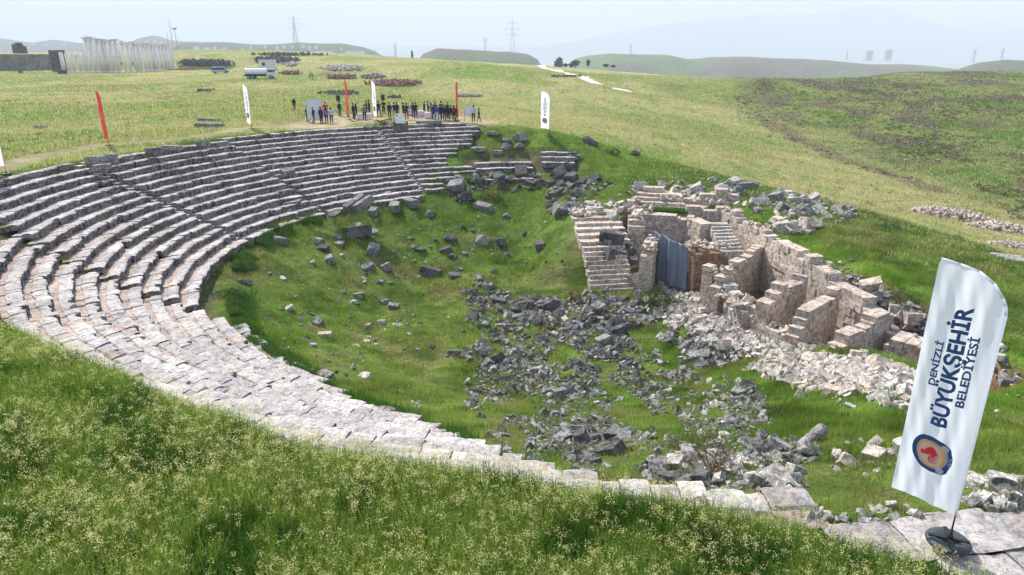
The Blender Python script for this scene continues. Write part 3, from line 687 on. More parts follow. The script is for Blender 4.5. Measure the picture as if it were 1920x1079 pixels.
# stones strewn thinly between the heaps
for k in range(15000):
    px, py = rnd.uniform(870, 1620), rnd.uniform(560, 930)
    u_ = (px-(1130+(py-730)*.55))/270; v_ = (py-735)/195
    if u_*u_+v_*v_ > 1.15+.5*(float(vnoise(px/40., py/22., 8))-.5): continue
    if float(fbm(px/42., py/22., 5, 3)) < .425+rnd.uniform(-.05, .05): continue
    p = hit(px, py)
    if p is not None: SM['p'].append((p[0], p[1], p[2], rnd.choice((.16, .2, .26, .34, .48, .8))*rnd.uniform(.7, 1.1)*min(1.1, max(.5, float(np.linalg.norm(p))/50)), rnd.choice(('dark', 'grey', 'grey', 'grey', 'dark', 'white'))))
for k in range(1500):
    px = rnd.uniform(1235, 1735); py = float(np.interp(px, [1235, 1260, 1350, 1440, 1520, 1600, 1735], [520, 548, 612, 668, 697, 706, 738]))+rnd.gauss(0, 19)
    p = hit(px, py)
    if p is not None: SM['p'].append((p[0], p[1], p[2]+.05, rnd.uniform(.3, .8), rnd.choice(('white', 'white', 'white', 'wall'))))
for k in range(500):
    f_ = rnd.random(); px = 1575+f_*190+rnd.gauss(0, 10); py = 520+f_*120+rnd.gauss(0, 12)
    p = hit(px, py)
    if p is not None: SM['p'].append((p[0], p[1], p[2]+.0, rnd.uniform(.15, .6), rnd.choice(('grey', 'wall', 'dark'))))
for k in range(700):
    px, py = rnd.uniform(520, 1060), rnd.uniform(395, 720)
    if py > 560+(1000-px)*.5 or py < 470-(px-520)*.35+0: continue
    p = hit(px, py)
    if p is not None: SM['p'].append((p[0], p[1], p[2]-.04, rnd.choice((.16, .22, .3, .42)), rnd.choice(('dark', 'grey', 'grey', 'white'))))
# small rubble, far more than 300 pieces: one mesh per tone
def low_rock(seed):
    r = random.Random(seed); bm = bmesh.new()
    if seed % 5 < 3:
        wy, wz = r.uniform(.3, .42), r.uniform(.16, .34)
        for a_ in (-.52, .52):
            for b_ in (-wy, wy):
                for c_ in (-wz, wz):
                    if r.random() < .22: bm.verts.new((a_*r.uniform(.3, .8), b_, c_)); bm.verts.new((a_, b_*r.uniform(.3, .8), c_*.9))
                    else: bm.verts.new((a_*r.uniform(.86, 1.06), b_*r.uniform(.86, 1.06), c_*r.uniform(.86, 1.06)))
    else:
        for k in range(11):
            v = Vector((r.gauss(0, 1), r.gauss(0, 1), r.gauss(0, 1))).normalized(); bm.verts.new(Vector((v.x*.55, v.y*.42, v.z*.36))*r.uniform(.85, 1.15))
    bmesh.ops.convex_hull(bm, input=bm.verts)
    for v in [v for v in bm.verts if not v.link_faces]: bm.verts.remove(v)
    bmesh.ops.triangulate(bm, faces=bm.faces)
    bm.verts.index_update(); V = np.array([v.co[:] for v in bm.verts]); F_ = np.array([[v.index for v in f.verts] for f in bm.faces]); bm.free(); return V, F_
LOW = [low_rock(900+k) for k in range(24)]
def rotm(a, b, c):
    return np.array(Matrix.Rotation(a, 3, 'X')@Matrix.Rotation(b, 3, 'Y')@Matrix.Rotation(c, 3, 'Z'))
def rock_soup(name, items, mat, label, cat, parent=None):
    Vs = []; Fs = []; n = 0
    if not items: return {}
    for (x, y, z, s_) in items:
        V, F_ = LOW[rnd.randrange(24)]
        V = (V*np.array([s_, s_*rnd.uniform(.7, 1.1), s_*rnd.uniform(.6, 1.1)]))@rotm(rnd.gauss(0, .6), rnd.gauss(0, .6), rnd.uniform(0, 6.3)).T+np.array([x, y, z+s_*.18])
        Vs.append(V); Fs.append(F_+n); n += len(V)
    o = npmesh(name, np.concatenate(Vs), np.concatenate(Fs), mat, parent); return tag(o, label, cat, None, 'stuff')
for tn, lb in (('dark', 'small dark rubble strewn over the floor of the bowl'), ('grey', 'small grey rubble strewn over the floor of the bowl'), ('white', 'small white marble rubble before the stage building'), ('wall', 'small beige rubble of the stage building')):
    it = [(x, y, z-s_*.10, s_*.86) for (x, y, z, s_, t) in SM['p'] if t == tn]
    if it: rock_soup('rubble', it, M[tn], lb, 'rubble')
# ------------------------------------------------------------------ stage building
def masonry(name, p0, p1, top, base, thick, mat, parent=None, bl=(.55, 1.0), ch=(.34, .46), seed=0, ragged=.5, label=None, cat=None, gone=.0):
    """wall of coursed blocks from p0 to p1; top = list of (fraction, z); ragged top loses blocks; bottom sunk in the ground"""
    r = random.Random(seed); p0 = np.array(p0[:2], float); p1 = np.array(p1[:2], float); L = np.linalg.norm(p1-p0); d = (p1-p0)/L
    rz = math.atan2(d[1], d[0]); nrm = np.array([-d[1], d[0]]); tf = [t[0] for t in top]; tz = [t[1] for t in top]
    b = MB(); z = base; k = 0
    while z < max(tz)+.3:
        h = r.uniform(*ch); s_ = -r.uniform(0, .4)
        while s_ < L:
            l = r.uniform(*bl); a, e = max(s_, 0), min(s_+l, L); s_ += l
            if e-a < .12: continue
            m = (a+e)/2; zt = np.interp(m/L, tf, tz)+(float(vnoise(m*1.1, 3.3, seed))-.5)*2*ragged*.8+r.gauss(0, .12)*min(1, ragged*2)
            if z+h*.6 > zt: continue
            if z+h*1.9 > zt and r.random() < .16: continue
            if r.random() < gone: continue
            c = p0+d*m+nrm*r.gauss(0, .022)
            b.box((c[0], c[1], z+h/2), (e-a-.018, thick+r.gauss(0, .05), h-.016), rz+r.gauss(0, .012), None, 1.0, .018)
        z += h; k += 1
    # a solid core so that no light leaks between the blocks
    n = max(2, int(L/.6))
    for i in range(n):
        m0, m1 = L*i/n, L*(i+1)/n; zt = min(np.interp(m0/L, tf, tz), np.interp(m1/L, tf, tz))-ragged*.75-.1
        if zt > base+.2:
            c = p0+d*(m0+m1)/2; b.box((c[0], c[1], (base+zt)/2), (m1-m0-.004, thick-.14, zt-base), rz)
    o = b.build(name, mat, parent); return tag(o, label, cat)
stg = empty('stage_building', (18, 45, -17.8))
tag(stg, 'ruined beige ashlar stage building with open roofless rooms on the right of the bowl', 'ruined building')
def part(name, *a, **k):
    o = masonry(name, *a, **k); o.parent = stg; o.matrix_parent_inverse = Matrix.Translation((-18, -45, 17.8)); return o
BW = [(18.9, 60.6), (20.2, 52.4), (21.8, 43.7), (22.8, 38.7), (24.2, 34.3)]
part('back_wall', BW[0], BW[1], [(0, -13.0), (1, -13.5)], -18.2, .9, M['wall'], bl=(.5, .9), seed=1, ragged=.5)
part('back_wall', BW[1], BW[2], [(0, -13.3), (.8, -13.8), (.82, -14.1), (1, -14.2)], -18.2, 1.0, M['wall'], bl=(.8, 1.2), ch=(.45, .6), seed=2, ragged=.25)
part('back_wall', BW[2], BW[3], [(0, -14.4), (.5, -14.6), (1, -15.3)], -18.2, 1.0, M['wall'], bl=(.8, 1.3), ch=(.45, .6), seed=3, ragged=.4)
part('back_wall', BW[3], BW[4], [(0, -15.9), (1, -16.2)], -18.4, .9, M['wall'], bl=(.6, 1.0), seed=4, ragged=.2)
part('cross_wall', (19.6, 52.2), (14.7, 46.9), [(0, -14.0), (.25, -14.2), (.3, -14.6), (.75, -15.1), (1, -16.0)], -18.2, .8, M['wall'], bl=(.5, 1.0), ch=(.3, .38), seed=5, ragged=.3)
b0 = at(1503, 517, -14.6); b1 = at(1432, 556, -15.0)
part('cross_wall', b0, b1, [(0, -14.6), (.5, -14.5), (1, -15.3)], -18.2, 1.0, M['wall'], seed=6, ragged=.3)
part('cross_wall', (21.0, 41.8), (16.3, 37.4), [(0, -14.4), (.55, -14.7), (.75, -15.1), (.9, -15.9), (1, -16.8)], -18.3, .8, M['wall'], bl=(.6, 1.1), ch=(.4, .55), seed=7, ragged=.25)
part('cross_wall', (22.5, 38.6), at(1566, 640, -15.6), [(0, -14.9), (.35, -14.8), (.55, -15.1), (1, -15.6)], -18.4, .9, M['wall'], bl=(.6, 1.1), ch=(.45, .6), seed=8, ragged=.2)
part('cross_wall', at(1740, 660, -16.1), at(1668, 640, -16.1), [(0, -15.7), (1, -15.8)], -18.4, 1.7, M['wall'], seed=9, ragged=.3)
part('front_pier', at(1322, 500, -15.2), at(1342, 505, -15.2), [(0, -15.1), (1, -15.2)], -18.2, .8, M['wall'], seed=10, ragged=.25)
part('front_pier', at(1400, 566, -16.4), at(1428, 578, -16.4), [(0, -16.4), (1, -16.4)], -18.4, .7, M['wall'], seed=11, ragged=.1)
part('front_wall', at(1350, 520, -16.0), at(1405, 580, -16.6), [(0, -15.7), (.5, -16.3), (1, -17.0)], -18.4, .9, M['white'], bl=(.5, .9), ch=(.28, .36), seed=12, ragged=.5)
part('front_wall', at(1436, 606, -17.0), at(1528, 655, -17.1), [(0, -16.9), (1, -17.1)], -18.6, 1.3, M['white'], bl=(.8, 1.6), ch=(.3, .4), seed=13, ragged=.2)
part('front_wall', at(1625, 690, -17.5), at(1730, 740, -17.6), [(0, -17.2), (1, -17.6)], -18.6, 1.2, M['white'], bl=(.8, 1.6), ch=(.3, .4), seed=14, ragged=.3)
part('terrace_wall', at(1196, 398, -13.6), at(1302, 410, -13.8), [(0, -13.5), (.5, -13.4), (1, -13.7)], -18.0, 1.2, M['wall'], seed=15, ragged=.2)
part('terrace_wall', at(1300, 412, -13.8), at(1325, 425, -13.9), [(0, -13.6), (1, -13.6)], -18.0, 1.2, M['wall'], seed=16, ragged=.3)
part('upper_wall', at(1286, 384, -13.0), at(1392, 388, -13.0), [(0, -13.0), (.5, -13.2), (1, -12.8)], -15.4, .9, M['wall'], seed=17, ragged=.3)
part('upper_wall', at(1190, 358, -12.7), at(1385, 362, -12.6), [(0, -12.5), (.2, -12.2), (.4, -12.6), (.8, -12.2), (1, -12.3)], -13.8, .9, M['wall'], bl=(.9, 1.7), ch=(.5, .6), seed=18, ragged=.9, gone=.15)
part('rubble_core', at(1292, 462, -14.5), at(1352, 462, -14.7), [(0, -14.6), (.5, -14.4), (1, -14.9)], -18.0, 2.2, M['concrete_rubble'], bl=(.3, .6), ch=(.22, .34), seed=19, ragged=.9)
part('rubble_core', at(1190, 372, -13.2), at(1195, 420, -14.2), [(0, -13.2), (1, -14.4)], -18.0, 1.4, M['wall'], bl=(.4, .8), seed=20, ragged=.8)
part('rubble_core', at(1228, 436, -14.4), at(1212, 480, -15.2), [(0, -14.3), (1, -15.6)], -18.0, 1.0, M['wall'], bl=(.4, .8), seed=21, ragged=.8)
# tumbled masonry lying on the walls and ledges of the stage building
_tw = []
def clutter(p0, p1, z, n, spread, size):
    a = np.array(p0[:2], float); b = np.array(p1[:2], float)
    for _ in range(n):
        f_ = rnd.random(); q_ = a*(1-f_)+b*f_; _tw.append((q_[0]+rnd.gauss(0, spread), q_[1]+rnd.gauss(0, spread), z+rnd.uniform(-.1, .12), rnd.uniform(*size)))
clutter(at(1195, 372, -13.5), at(1195, 430, -14.2), -13.5, 46, .45, (.3, .75)); clutter(at(1215, 380, -13.6), at(1390, 386, -13.0), -13.0, 36, .3, (.3, .7))
clutter(at(1225, 440, -14.4), at(1212, 480, -15.2), -14.9, 26, .3, (.3, .7)); clutter(at(1292, 460, -14.5), at(1350, 462, -14.7), -14.5, 40, .5, (.2, .5))
clutter(BW[0], BW[1], -13.2, 22, .25, (.25, .5)); clutter(BW[1], BW[2], -13.75, 10, .2, (.25, .5)); clutter(BW[3], BW[4], -15.9, 16, .3, (.3, .6)); clutter((14.9, 47.1), (16.5, 49), -15.1, 10, .2, (.3, .5))
clutter(at(1350, 520, -16.0), at(1405, 580, -16.6), -16.5, 60, .6, (.3, .6)); clutter(at(1436, 606, -17.0), at(1528, 655, -17.1), -16.95, 40, .5, (.3, .6))
# four long steps of the upper terrace, the fill behind the terrace wall with grass on it
fb = MB()
q = [at(1200, 392, -13.7), at(1300, 402, -13.8), at(1340, 380, -13.7), at(1210, 372, -13.6)]
fb.add([(p[0], p[1], -13.75) for p in q]+[(p[0], p[1], -18) for p in q], [(0,1,2,3),(0,4,5,1),(1,5,6,2),(2,6,7,3),(3,7,4,0)])
o = fb.build('terrace_fill', M['wall']); o.parent = stg; o.matrix_parent_inverse = Matrix.Translation((-18, -45, 17.8))
def steps(name, a0, a1, b0, b1, n, label, mat, broken=.0, depth=.5):
    """steps from the lowest edge a0-a1 up to the highest edge b0-b1; each tread a row of worn slabs"""
    t = empty(name, tuple((np.array(a0)+np.array(a1))/2)); tag(t, label, 'steps')
    inv = Matrix.Translation([-float(v) for v in (np.array(a0)+np.array(a1))/2])
    a0, a1, b0, b1 = [np.array(v, float) for v in (a0, a1, b0, b1)]
    for k in range(n):
        f = k/(n-1); l = a0*(1-f)+b0*f; r_ = a1*(1-f)+b1*f; L = np.linalg.norm((r_-l)[:2]); d = (r_-l)[:2]/L; rz = math.atan2(d[1], d[0])
        nr = np.array([-d[1], d[0]]); st = np.linalg.norm((b0-a0)[:2])/(n-1)
        m = MB(); s_ = rnd.uniform(0, .5)*(k % 2)*.4
        while s_ < L-.2:
            w = rnd.uniform(.8, 1.6); e = min(s_+w, L)
            if rnd.random() >= broken:
                c = l[:2]+d*(s_+e)/2+nr*(st*.5+rnd.gauss(0, .02)); z = l[2]*(1-(s_+e)/2/L)+r_[2]*(s_+e)/2/L
                m.box((c[0], c[1], z-depth/2+rnd.gauss(0, .012)), (e-s_-.02, st+.16, depth), rz+rnd.gauss(0, .01), None, .98, .025)
            s_ = e
        if m.V:
            o = m.build('step', mat, t); o.matrix_parent_inverse = inv
    return t
st0 = at(1107, 545, -18.1); st1 = at(1190, 540, -18.1)
steps('entrance_steps', st0, st1, (st0[0]-.35, st0[1]+3.4, -15.5), (st1[0]-.35, st1[1]+3.4, -15.5), 10, 'steep sunlit flight of stone steps climbing left of the stage ruins', M['wall'], 0)
steps('landing_steps', (st0[0]-.5, st0[1]+4.2, -15.2), (st1[0]+.2, st1[1]+4.3, -15.2), (st0[0]-.9, st0[1]+9.6, -13.9), (st1[0]-.2, st1[1]+9.4, -13.9), 6, 'broad shallow ledges above the steep entrance steps', M['wall'], 0, .7)
u0 = at(1203, 394, -13.6); u1 = at(1292, 398, -13.6)
steps('terrace_steps', (u0[0], u0[1]+1.0, -13.5), (u1[0], u1[1]+1.0, -13.5), (u0[0]+.1, u0[1]+3.4, -12.7), (u1[0]+.1, u1[1]+3.4, -12.7), 4, 'four long steps above the strip of grass on the terrace', M['wall'], 0)
w0 = at(1352, 472, -15.0); w1 = at(1396, 470, -15.0)
rock_soup('rubble', _tw, M['wall'], 'tumbled beige masonry lying on the walls of the stage building', 'rubble')
steps('inner_steps', w0, w1, at(1330, 420, -13.7), at(1366, 420, -13.7), 9, 'small bright flight of steps between the rubble core and the back wall', M['white'], 0, .6)
# tarpaulin
def tarp():
    a = at(1224, 433, -14.0); b = at(1292, 462, -14.5); n, m = 40, 18; V = []
    for i in range(n+1):
        for j in range(m+1):
            u, v = i/n, j/m; x = a[0]*(1-u)+b[0]*u; y = a[1]*(1-u)+b[1]*u; zt = a[2]+(b[2]-a[2])*u+(.35 if .1 < u < .45 else 0)*0
            f = math.sin(u*19)*.10+math.sin(u*43+2*v)*.05+math.sin(u*7)*.12
            V.append((x+f*.85-.1, y+f*.5-.4*v, zt+(-18.1-zt)*v+(.03*math.sin(u*23))))
    F_ = [[i*(m+1)+j, (i+1)*(m+1)+j, (i+1)*(m+1)+j+1, i*(m+1)+j+1] for i in range(n) for j in range(m)]
    o = npmesh('tarpaulin', V, np.array(F_), plain('blue_grey_tarpaulin', (.17, .20, .27), .6, 0, .2, .8), None, None, True)
    mod = o.modifiers.new('thickness', 'SOLIDIFY'); mod.thickness = .02
    tag(o, 'blue grey tarpaulin sheet hanging over an opening in the stage ruins', 'tarpaulin')
tarp()
# column drum leaning in the grass, basin, small capitals
p = hit(1515, 835); cb = MB(); dv = np.array([.75, .5, .25]); cb.bar(p-dv*.75+np.array([0, 0, .12]), p+dv*.75+np.array([0, 0, .16]), .2, 20, .19)
tag(cb.build('column_shaft', M['grey']), 'grey broken column shaft leaning on the floor grass right of the stone trail', 'column')
p = hit(1885, 930); bb = MB()
bb.lathe([(.04, .0), (.22, 0), (.29, .07), (.31, .17), (.27, .18), (.24, .1), (.04, .07)], (p[0], p[1], p[2]+.05), 20)
tag(bb.build('stone_basin', M['dark']), 'dark shallow oval stone basin lying on the pale blocks at the right edge', 'basin')
# stone heaps in the field on the right
def heap(px, py, lx, ly, hh, n, rz, label, size=(.25, .5), tone='grey'):
    c = at(px, py, 0) if False else hit(px, py); items = []
    for _ in range(n):
        a, b = rnd.gauss(0, .42), rnd.gauss(0, .42)
        if a*a+b*b > 1: continue
        x = c[0]+lx*a*math.cos(rz)-ly*b*math.sin(rz); y = c[1]+lx*a*math.sin(rz)+ly*b*math.cos(rz)
        items.append((x, y, float(H(x, y))+hh*max(0, 1-(a*a+b*b))*rnd.uniform(.3, 1)-.1, rnd.uniform(*size)))
    o = rock_soup('stone_heap', items, M[tone], label, 'stone heap'); del o['kind']; o['group'] = 'heaps of field stones'; return o
heap(1790, 412, 4.6, 1.7, 1.1, 1500, -.35, 'large grey brown heap of small stones in the right hand field', (.22, .45), 'wall')
heap(1745, 398, 2.2, 1.2, .5, 260, -.3, 'whiter left tip of the large stone heap in the field', (.25, .5), 'white')
heap(1885, 433, 3.6, 1.3, .8, 800, -.4, 'second heap of small stones touching the right edge', (.2, .42), 'wall')
heap(1900, 462, 3.0, .8, .35, 350, -.1, 'low strip of small stones below the two heaps', (.2, .4), 'wall')
for k in range(3):
    p = hit(1885+k*14, 484+k*5); cb = MB(); cb.bar(p+np.array([-.9, .5, .15]), p+np.array([.9, -.45, .15]), .17, 12, .15)
    tag(cb.build('column_fragment', M['white']), ['white column fragment, the left of three in the field grass', 'white column fragment, the middle of three in the field grass', 'white column fragment, the right of three at the field edge'][k], 'column', 'white column fragments in the field')
# ------------------------------------------------------------------ feather flags
def clip_lines(me, xs, zs):
    bm = bmesh.new(); bm.from_mesh(me)
    for v_, k in [(x, 0) for x in xs]+[(z, 2) for z in zs]:
        no = (1, 0, 0) if k == 0 else (0, 0, 1); co = (v_, 0, 0) if k == 0 else (0, 0, v_)
        bmesh.ops.bisect_plane(bm, geom=list(bm.verts)+list(bm.edges)+list(bm.faces), plane_co=co, plane_no=no)
    bm.to_mesh(me); bm.free()
def fold(x, z):
    """how far the cloth stands out of its plane at (x, z)"""
    x = np.asarray(x, float); z = np.asarray(z, float); k = np.clip(-x/.25, 0, 1)*np.clip((x+1.02)/.05, .35, 1)
    return k*(.022*np.sin(x*8.5+z*.9)+.010*np.sin(x*21-z*1.8+1)+.018*np.sin(z*1.9+x*3)+.012*np.clip(4.9-z, 0, .5)*np.sin(x*40+z*9))
def poly_print(name, pts, mat, lift, holes=()):
    from mathutils.geometry import tessellate_polygon
    rings = [[Vector((p[0], p[1], 0)) for p in pts]]+[[Vector((p[0], p[1], 0)) for p in h] for h in holes]
    tri = tessellate_polygon(rings); allp = [p for r_ in rings for p in r_]
    me = bpy.data.meshes.new(name); me.from_pydata([(p.x, 0, p.y) for p in allp], [], [list(t) for t in tri]); me.materials.append(mat)
    xs = np.arange(min(p.x for p in allp), max(p.x for p in allp), .035); zs = np.arange(min(p.y for p in allp), max(p.y for p in allp), .09)
    clip_lines(me, xs, zs)
    for v in me.vertices: v.co.y = float(fold(v.co.x, v.co.z))-lift
    me.update(); return me
def smooth_ring(pts, n=3):
    p = np.array(pts, float)
    for _ in range(n):
        q = np.roll(p, -1, 0); p = np.stack([p*.75+q*.25, p*.25+q*.75], 1).reshape(-1, 2)
    return p.tolist()
def stroke(pts, w):
    p = np.array(pts, float); t = np.linspace(0, 1, 14); k = len(p)-1
    idx = t*k; i = np.minimum(idx.astype(int), k-1); f = (idx-i)[:, None]
    for _ in range(1):
        q = p[i]*(1-f)+p[i+1]*f
    q[1:-1] = (q[:-2]+q[1:-1]*2+q[2:])/4; q[1:-1] = (q[:-2]+q[1:-1]*2+q[2:])/4
    d = np.gradient(q, axis=0); d /= np.linalg.norm(d, axis=1)[:, None]; nn = np.stack([-d[:, 1], d[:, 0]], 1)
    ww = w*np.interp(t, [0, .2, 1], [.6, 1, .5])[:, None]
    return np.concatenate([q+nn*ww/2, (q-nn*ww/2)[::-1]]).tolist()
def text_print(name, body, x0, z0, z1, cap, mat, bold=.0, lift=.008):
    cu = bpy.data.curves.new(name, 'FONT'); cu.body = body; cu.size = 1; cu.offset = bold; cu.resolution_u = 3
    ob = bpy.data.objects.new(name, cu); scene.collection.objects.link(ob); dg = bpy.context.evaluated_depsgraph_get(); dg.update()
    me = bpy.data.meshes.new_from_object(ob.evaluated_get(dg)); bpy.data.objects.remove(ob); 
    co = np.array([v.co[:] for v in me.vertices]); lx, hx = co[:, 0].min(), co[:, 0].max(); hz = .72
    for v in me.vertices:
        a = (v.co.x-lx)/(hx-lx); b = v.co.y/hz
        v.co = Vector((x0-b*cap, 0, z0+a*(z1-z0)))
    me.materials.clear(); me.materials.append(mat)
    clip_lines(me, np.arange(x0-cap*1.3, x0+cap*.3, .035), np.arange(z0, z1, .09))
    for v in me.vertices: v.co.y = float(fold(v.co.x, v.co.z))-lift
    me.name = name; me.update(); return me
POLE = [(0, .30), (0, 4.22), (-.03, 4.36), (-.09, 4.48), (-.24, 4.68), (-.45, 4.83), (-.71, 4.90), (-.96, 4.95)]
def feather_flag(label, kind, cat='feather flag', group=None):
    t = empty('feather_flag'); tag(t, label, cat, group)
    # cloth: rows of x between the free edge and the pole at each height
    nz, nxx = 90, 26; V = []; zz = np.linspace(.61, 4.95, nz)
    pz = [p[1] for p in POLE[1:]]; pxx = [p[0] for p in POLE[1:]]
    for z in zz:
        xr = float(np.interp(z, pz, pxx)) if z > 4.22 else 0.0
        for j in range(nxx+1):
            f = j/nxx; x = xr+(-.98-xr)*f
            if z > 4.90: x = xr+(-.965-xr)*f
            z2 = z
            if z < 1.2: z2 = z+(.155*f)*(1-(z-.61)/.59)
            V.append((x, float(fold(x, z2)), z2))
    F_ = [[i*(nxx+1)+j, i*(nxx+1)+j+1, (i+1)*(nxx+1)+j+1, (i+1)*(nxx+1)+j] for i in range(nz-1) for j in range(nxx)]
    cl = npmesh('flag_cloth', V, np.array(F_), M['white_cloth' if kind == 'white' else 'red_cloth'], t, None, True)
    # hem sleeve round the pole
    sl = MB(); sl.tube([(x+.012, .0, z) for x, z in [(0, .61)]+POLE[1:]], [.022]*5+[.018, .014, .010], 10)
    sl.build('pole_sleeve', M['whiteprint' if kind == 'white' else 'red_cloth'], t, True)
    pm = MB(); pm.tube([(.012, 0, .10), (.012, 0, .62)], [.016, .013], 10); pm.tube([(.012, 0, .12), (.012, 0, .32)], .028, 10); pm.build('pole', M['black'], t, True)
    bs = MB(); bs.lathe([(.09, .03), (.26, .0), (.335, .04), (.35, .09), (.31, .13), (.22, .14), (.13, .11), (.09, .09)], (0, 0, 0), 28); bs.build('weight_ring', M['rubber'], t, True)
    cr = MB(); cr.box((0, 0, .14), (.62, .06, .03), .3); cr.box((0, 0, .141), (.06, .62, .026), .3); cr.lathe([(.05, .12), (.05, .2), (.03, .24)], (.012, 0, 0), 12); cr.build('cross_base', M['black'], t)
    if kind == 'white':
        for me in PRINTS:
            o = bpy.data.objects.new(me.name.split('.')[0], me); scene.collection.objects.link(o); o.parent = t
    else:
        for me in REDPR:
            o = bpy.data.objects.new(me.name.split('.')[0], me); scene.collection.objects.link(o); o.parent = t
    return t
_BL = [(-0.677, 1.902), (-0.599, 1.918), (-0.505, 1.9), (-0.408, 1.858), (-0.314, 1.828), (-0.258, 1.785), (-0.235, 1.688), (-0.208, 1.62), (-0.204, 1.489), (-0.237, 1.396), (-0.251, 1.309), (-0.306, 1.28), (-0.404, 1.266), (-0.484, 1.26), (-0.593, 1.297), (-0.687, 1.361), (-0.767, 1.465), (-0.81, 1.598), (-0.813, 1.705), (-0.784, 1.809), (-0.733, 1.871)]
_WH = [(-0.663, 1.821), (-0.585, 1.838), (-0.491, 1.82), (-0.416, 1.789), (-0.331, 1.756), (-0.29, 1.693), (-0.263, 1.572), (-0.287, 1.455), (-0.361, 1.365), (-0.426, 1.331), (-0.518, 1.334), (-0.617, 1.375), (-0.695, 1.467), (-0.748, 1.595), (-0.745, 1.704), (-0.713, 1.783)]
_OR = [(-0.661, 1.809), (-0.584, 1.825), (-0.501, 1.807), (-0.423, 1.768), (-0.354, 1.716), (-0.309, 1.633), (-0.308, 1.514), (-0.349, 1.41), (-0.421, 1.361), (-0.5, 1.348), (-0.598, 1.383), (-0.678, 1.46), (-0.731, 1.599), (-0.728, 1.705), (-0.702, 1.775)]
_IN = [(-0.652, 1.759), (-0.595, 1.777), (-0.524, 1.775), (-0.447, 1.738), (-0.387, 1.682), (-0.355, 1.601), (-0.349, 1.497), (-0.38, 1.417), (-0.444, 1.378), (-0.506, 1.386), (-0.574, 1.42), (-0.646, 1.486), (-0.7, 1.587), (-0.7, 1.68), (-0.684, 1.734)]
_RO = [(-0.685, 1.592), (-0.664, 1.648), (-0.63, 1.627), (-0.6, 1.692), (-0.564, 1.719), (-0.514, 1.719), (-0.466, 1.677), (-0.425, 1.614), (-0.381, 1.594), (-0.422, 1.597), (-0.444, 1.606), (-0.43, 1.558), (-0.46, 1.586), (-0.461, 1.533), (-0.482, 1.538), (-0.526, 1.587), (-0.57, 1.577), (-0.619, 1.564), (-0.659, 1.562)]
def disc(cx, cz, rx, rz, n=28, rot=0): return [(cx+rx*math.cos(2*math.pi*k/n)*math.cos(rot)-rz*math.sin(2*math.pi*k/n)*math.sin(rot), cz+rx*math.cos(2*math.pi*k/n)*math.sin(rot)+rz*math.sin(2*math.pi*k/n)*math.cos(rot)) for k in range(n)]
PRINTS = [poly_print('emblem_ring', smooth_ring(_BL, 2), M['navy'], .006), poly_print('emblem_field', smooth_ring(_WH, 2), M['whiteprint'], .009),
          poly_print('emblem_inner_ring', smooth_ring(_OR, 2), M['orange'], .012), poly_print('emblem_centre', smooth_ring(_IN, 2), M['whiteprint'], .015),
          poly_print('emblem_knob', disc(-.345, 1.762, .062, .055), M['whiteprint'], .018), poly_print('emblem_knob', disc(-.355, 1.345, .062, .055), M['whiteprint'], .018),
          poly_print('rooster_body', _RO, M['redprint'], .018), poly_print('rooster_tail', stroke([(-0.528, 1.577), (-0.542, 1.488), (-0.5, 1.439), (-0.421, 1.448)], .024), M['redprint'], .018),
          poly_print('rooster_tail', stroke([(-0.5, 1.555), (-0.505, 1.503), (-0.471, 1.475), (-0.416, 1.50)], .022), M['redprint'], .018),
          poly_print('rooster_tail', stroke([(-0.478, 1.55), (-0.454, 1.516), (-0.423, 1.555)], .02), M['redprint'], .018),
          poly_print('rooster_beak', stroke([(-0.625, 1.569), (-0.662, 1.568), (-0.645, 1.53)], .016), M['redprint'], .018),
          text_print('lettering', '1876', -.215, 1.45, 1.62, .045, M['whiteprint'], .02, .012),
          text_print('lettering', 'DENİZLİ', -.685, 2.82, 3.61, .095, M['navy'], .03, .008),
          text_print('lettering', 'BÜYÜKŞEHİR', -.405, 2.13, 4.24, .225, M['navy'], .035, .008),
          text_print('lettering', 'BELEDİYESİ', -.235, 2.56, 3.775, .118, M['navy'], .03, .008)]
def star(cx, cz, r_, n=5, rot=0): return [(cx+(r_ if k % 2 == 0 else r_*.4)*math.cos(math.pi*k/n+rot), cz+(r_ if k % 2 == 0 else r_*.4)*math.sin(math.pi*k/n+rot)) for k in range(2*n)]
_cres = [(-.5+.3*math.cos(a), 2.75+.3*math.sin(a)) for a in np.linspace(R(35), R(325), 26)]+[(-.43+.235*math.cos(a), 2.75+.235*math.sin(a)) for a in np.linspace(R(318), R(42), 22)]
REDPR = [poly_print('crescent', _cres, M['whiteprint'], .01), poly_print('star', star(-.25, 2.75, .13, rot=math.pi), M['whiteprint'], .01)]
def stand_flag(t, px, py, z, yaw_deg, scale=1.0, dy=0):
    p = at(px, py, z); az = math.atan2(p[0], p[1]); t.location = (p[0], p[1], z); t.rotation_euler = (0, 0, -az+R(yaw_deg)); t.scale = (scale,)*3; return t
stand_flag(feather_flag('big white feather flag with blue lettering and rooster emblem standing at the bottom right', 'white'), 1776, 1022, -7.98, 0)
FG = 'feather flags round the theatre rim'
for px, py, z, yaw, kind, lb in [(12, 328, -8.0, -18, 'white', 'white feather flag cut off by the left edge of the photo'), (205, 274, -8.0, 73, 'red', 'tall red feather flag nearest the camera, on the left rim'),
        (472, 243, -8.05, 66, 'white', 'narrow white feather flag behind the rim left of the crowd'), (655, 226, -8.05, 74, 'red', 'red feather flag among the people right of the white board'),
        (707, 228, -8.05, 66, 'white', 'white feather flag in the middle of the crowd beside a table'), (856, 228, -8.1, 104, 'red', 'red feather flag at the right end of the dense crowd'), (1029, 252, -9.0, 8, 'white', 'white feather flag standing alone in the field right of the crowd')]:
    stand_flag(feather_flag(lb, kind, group=FG), px, py, z, yaw, .97)
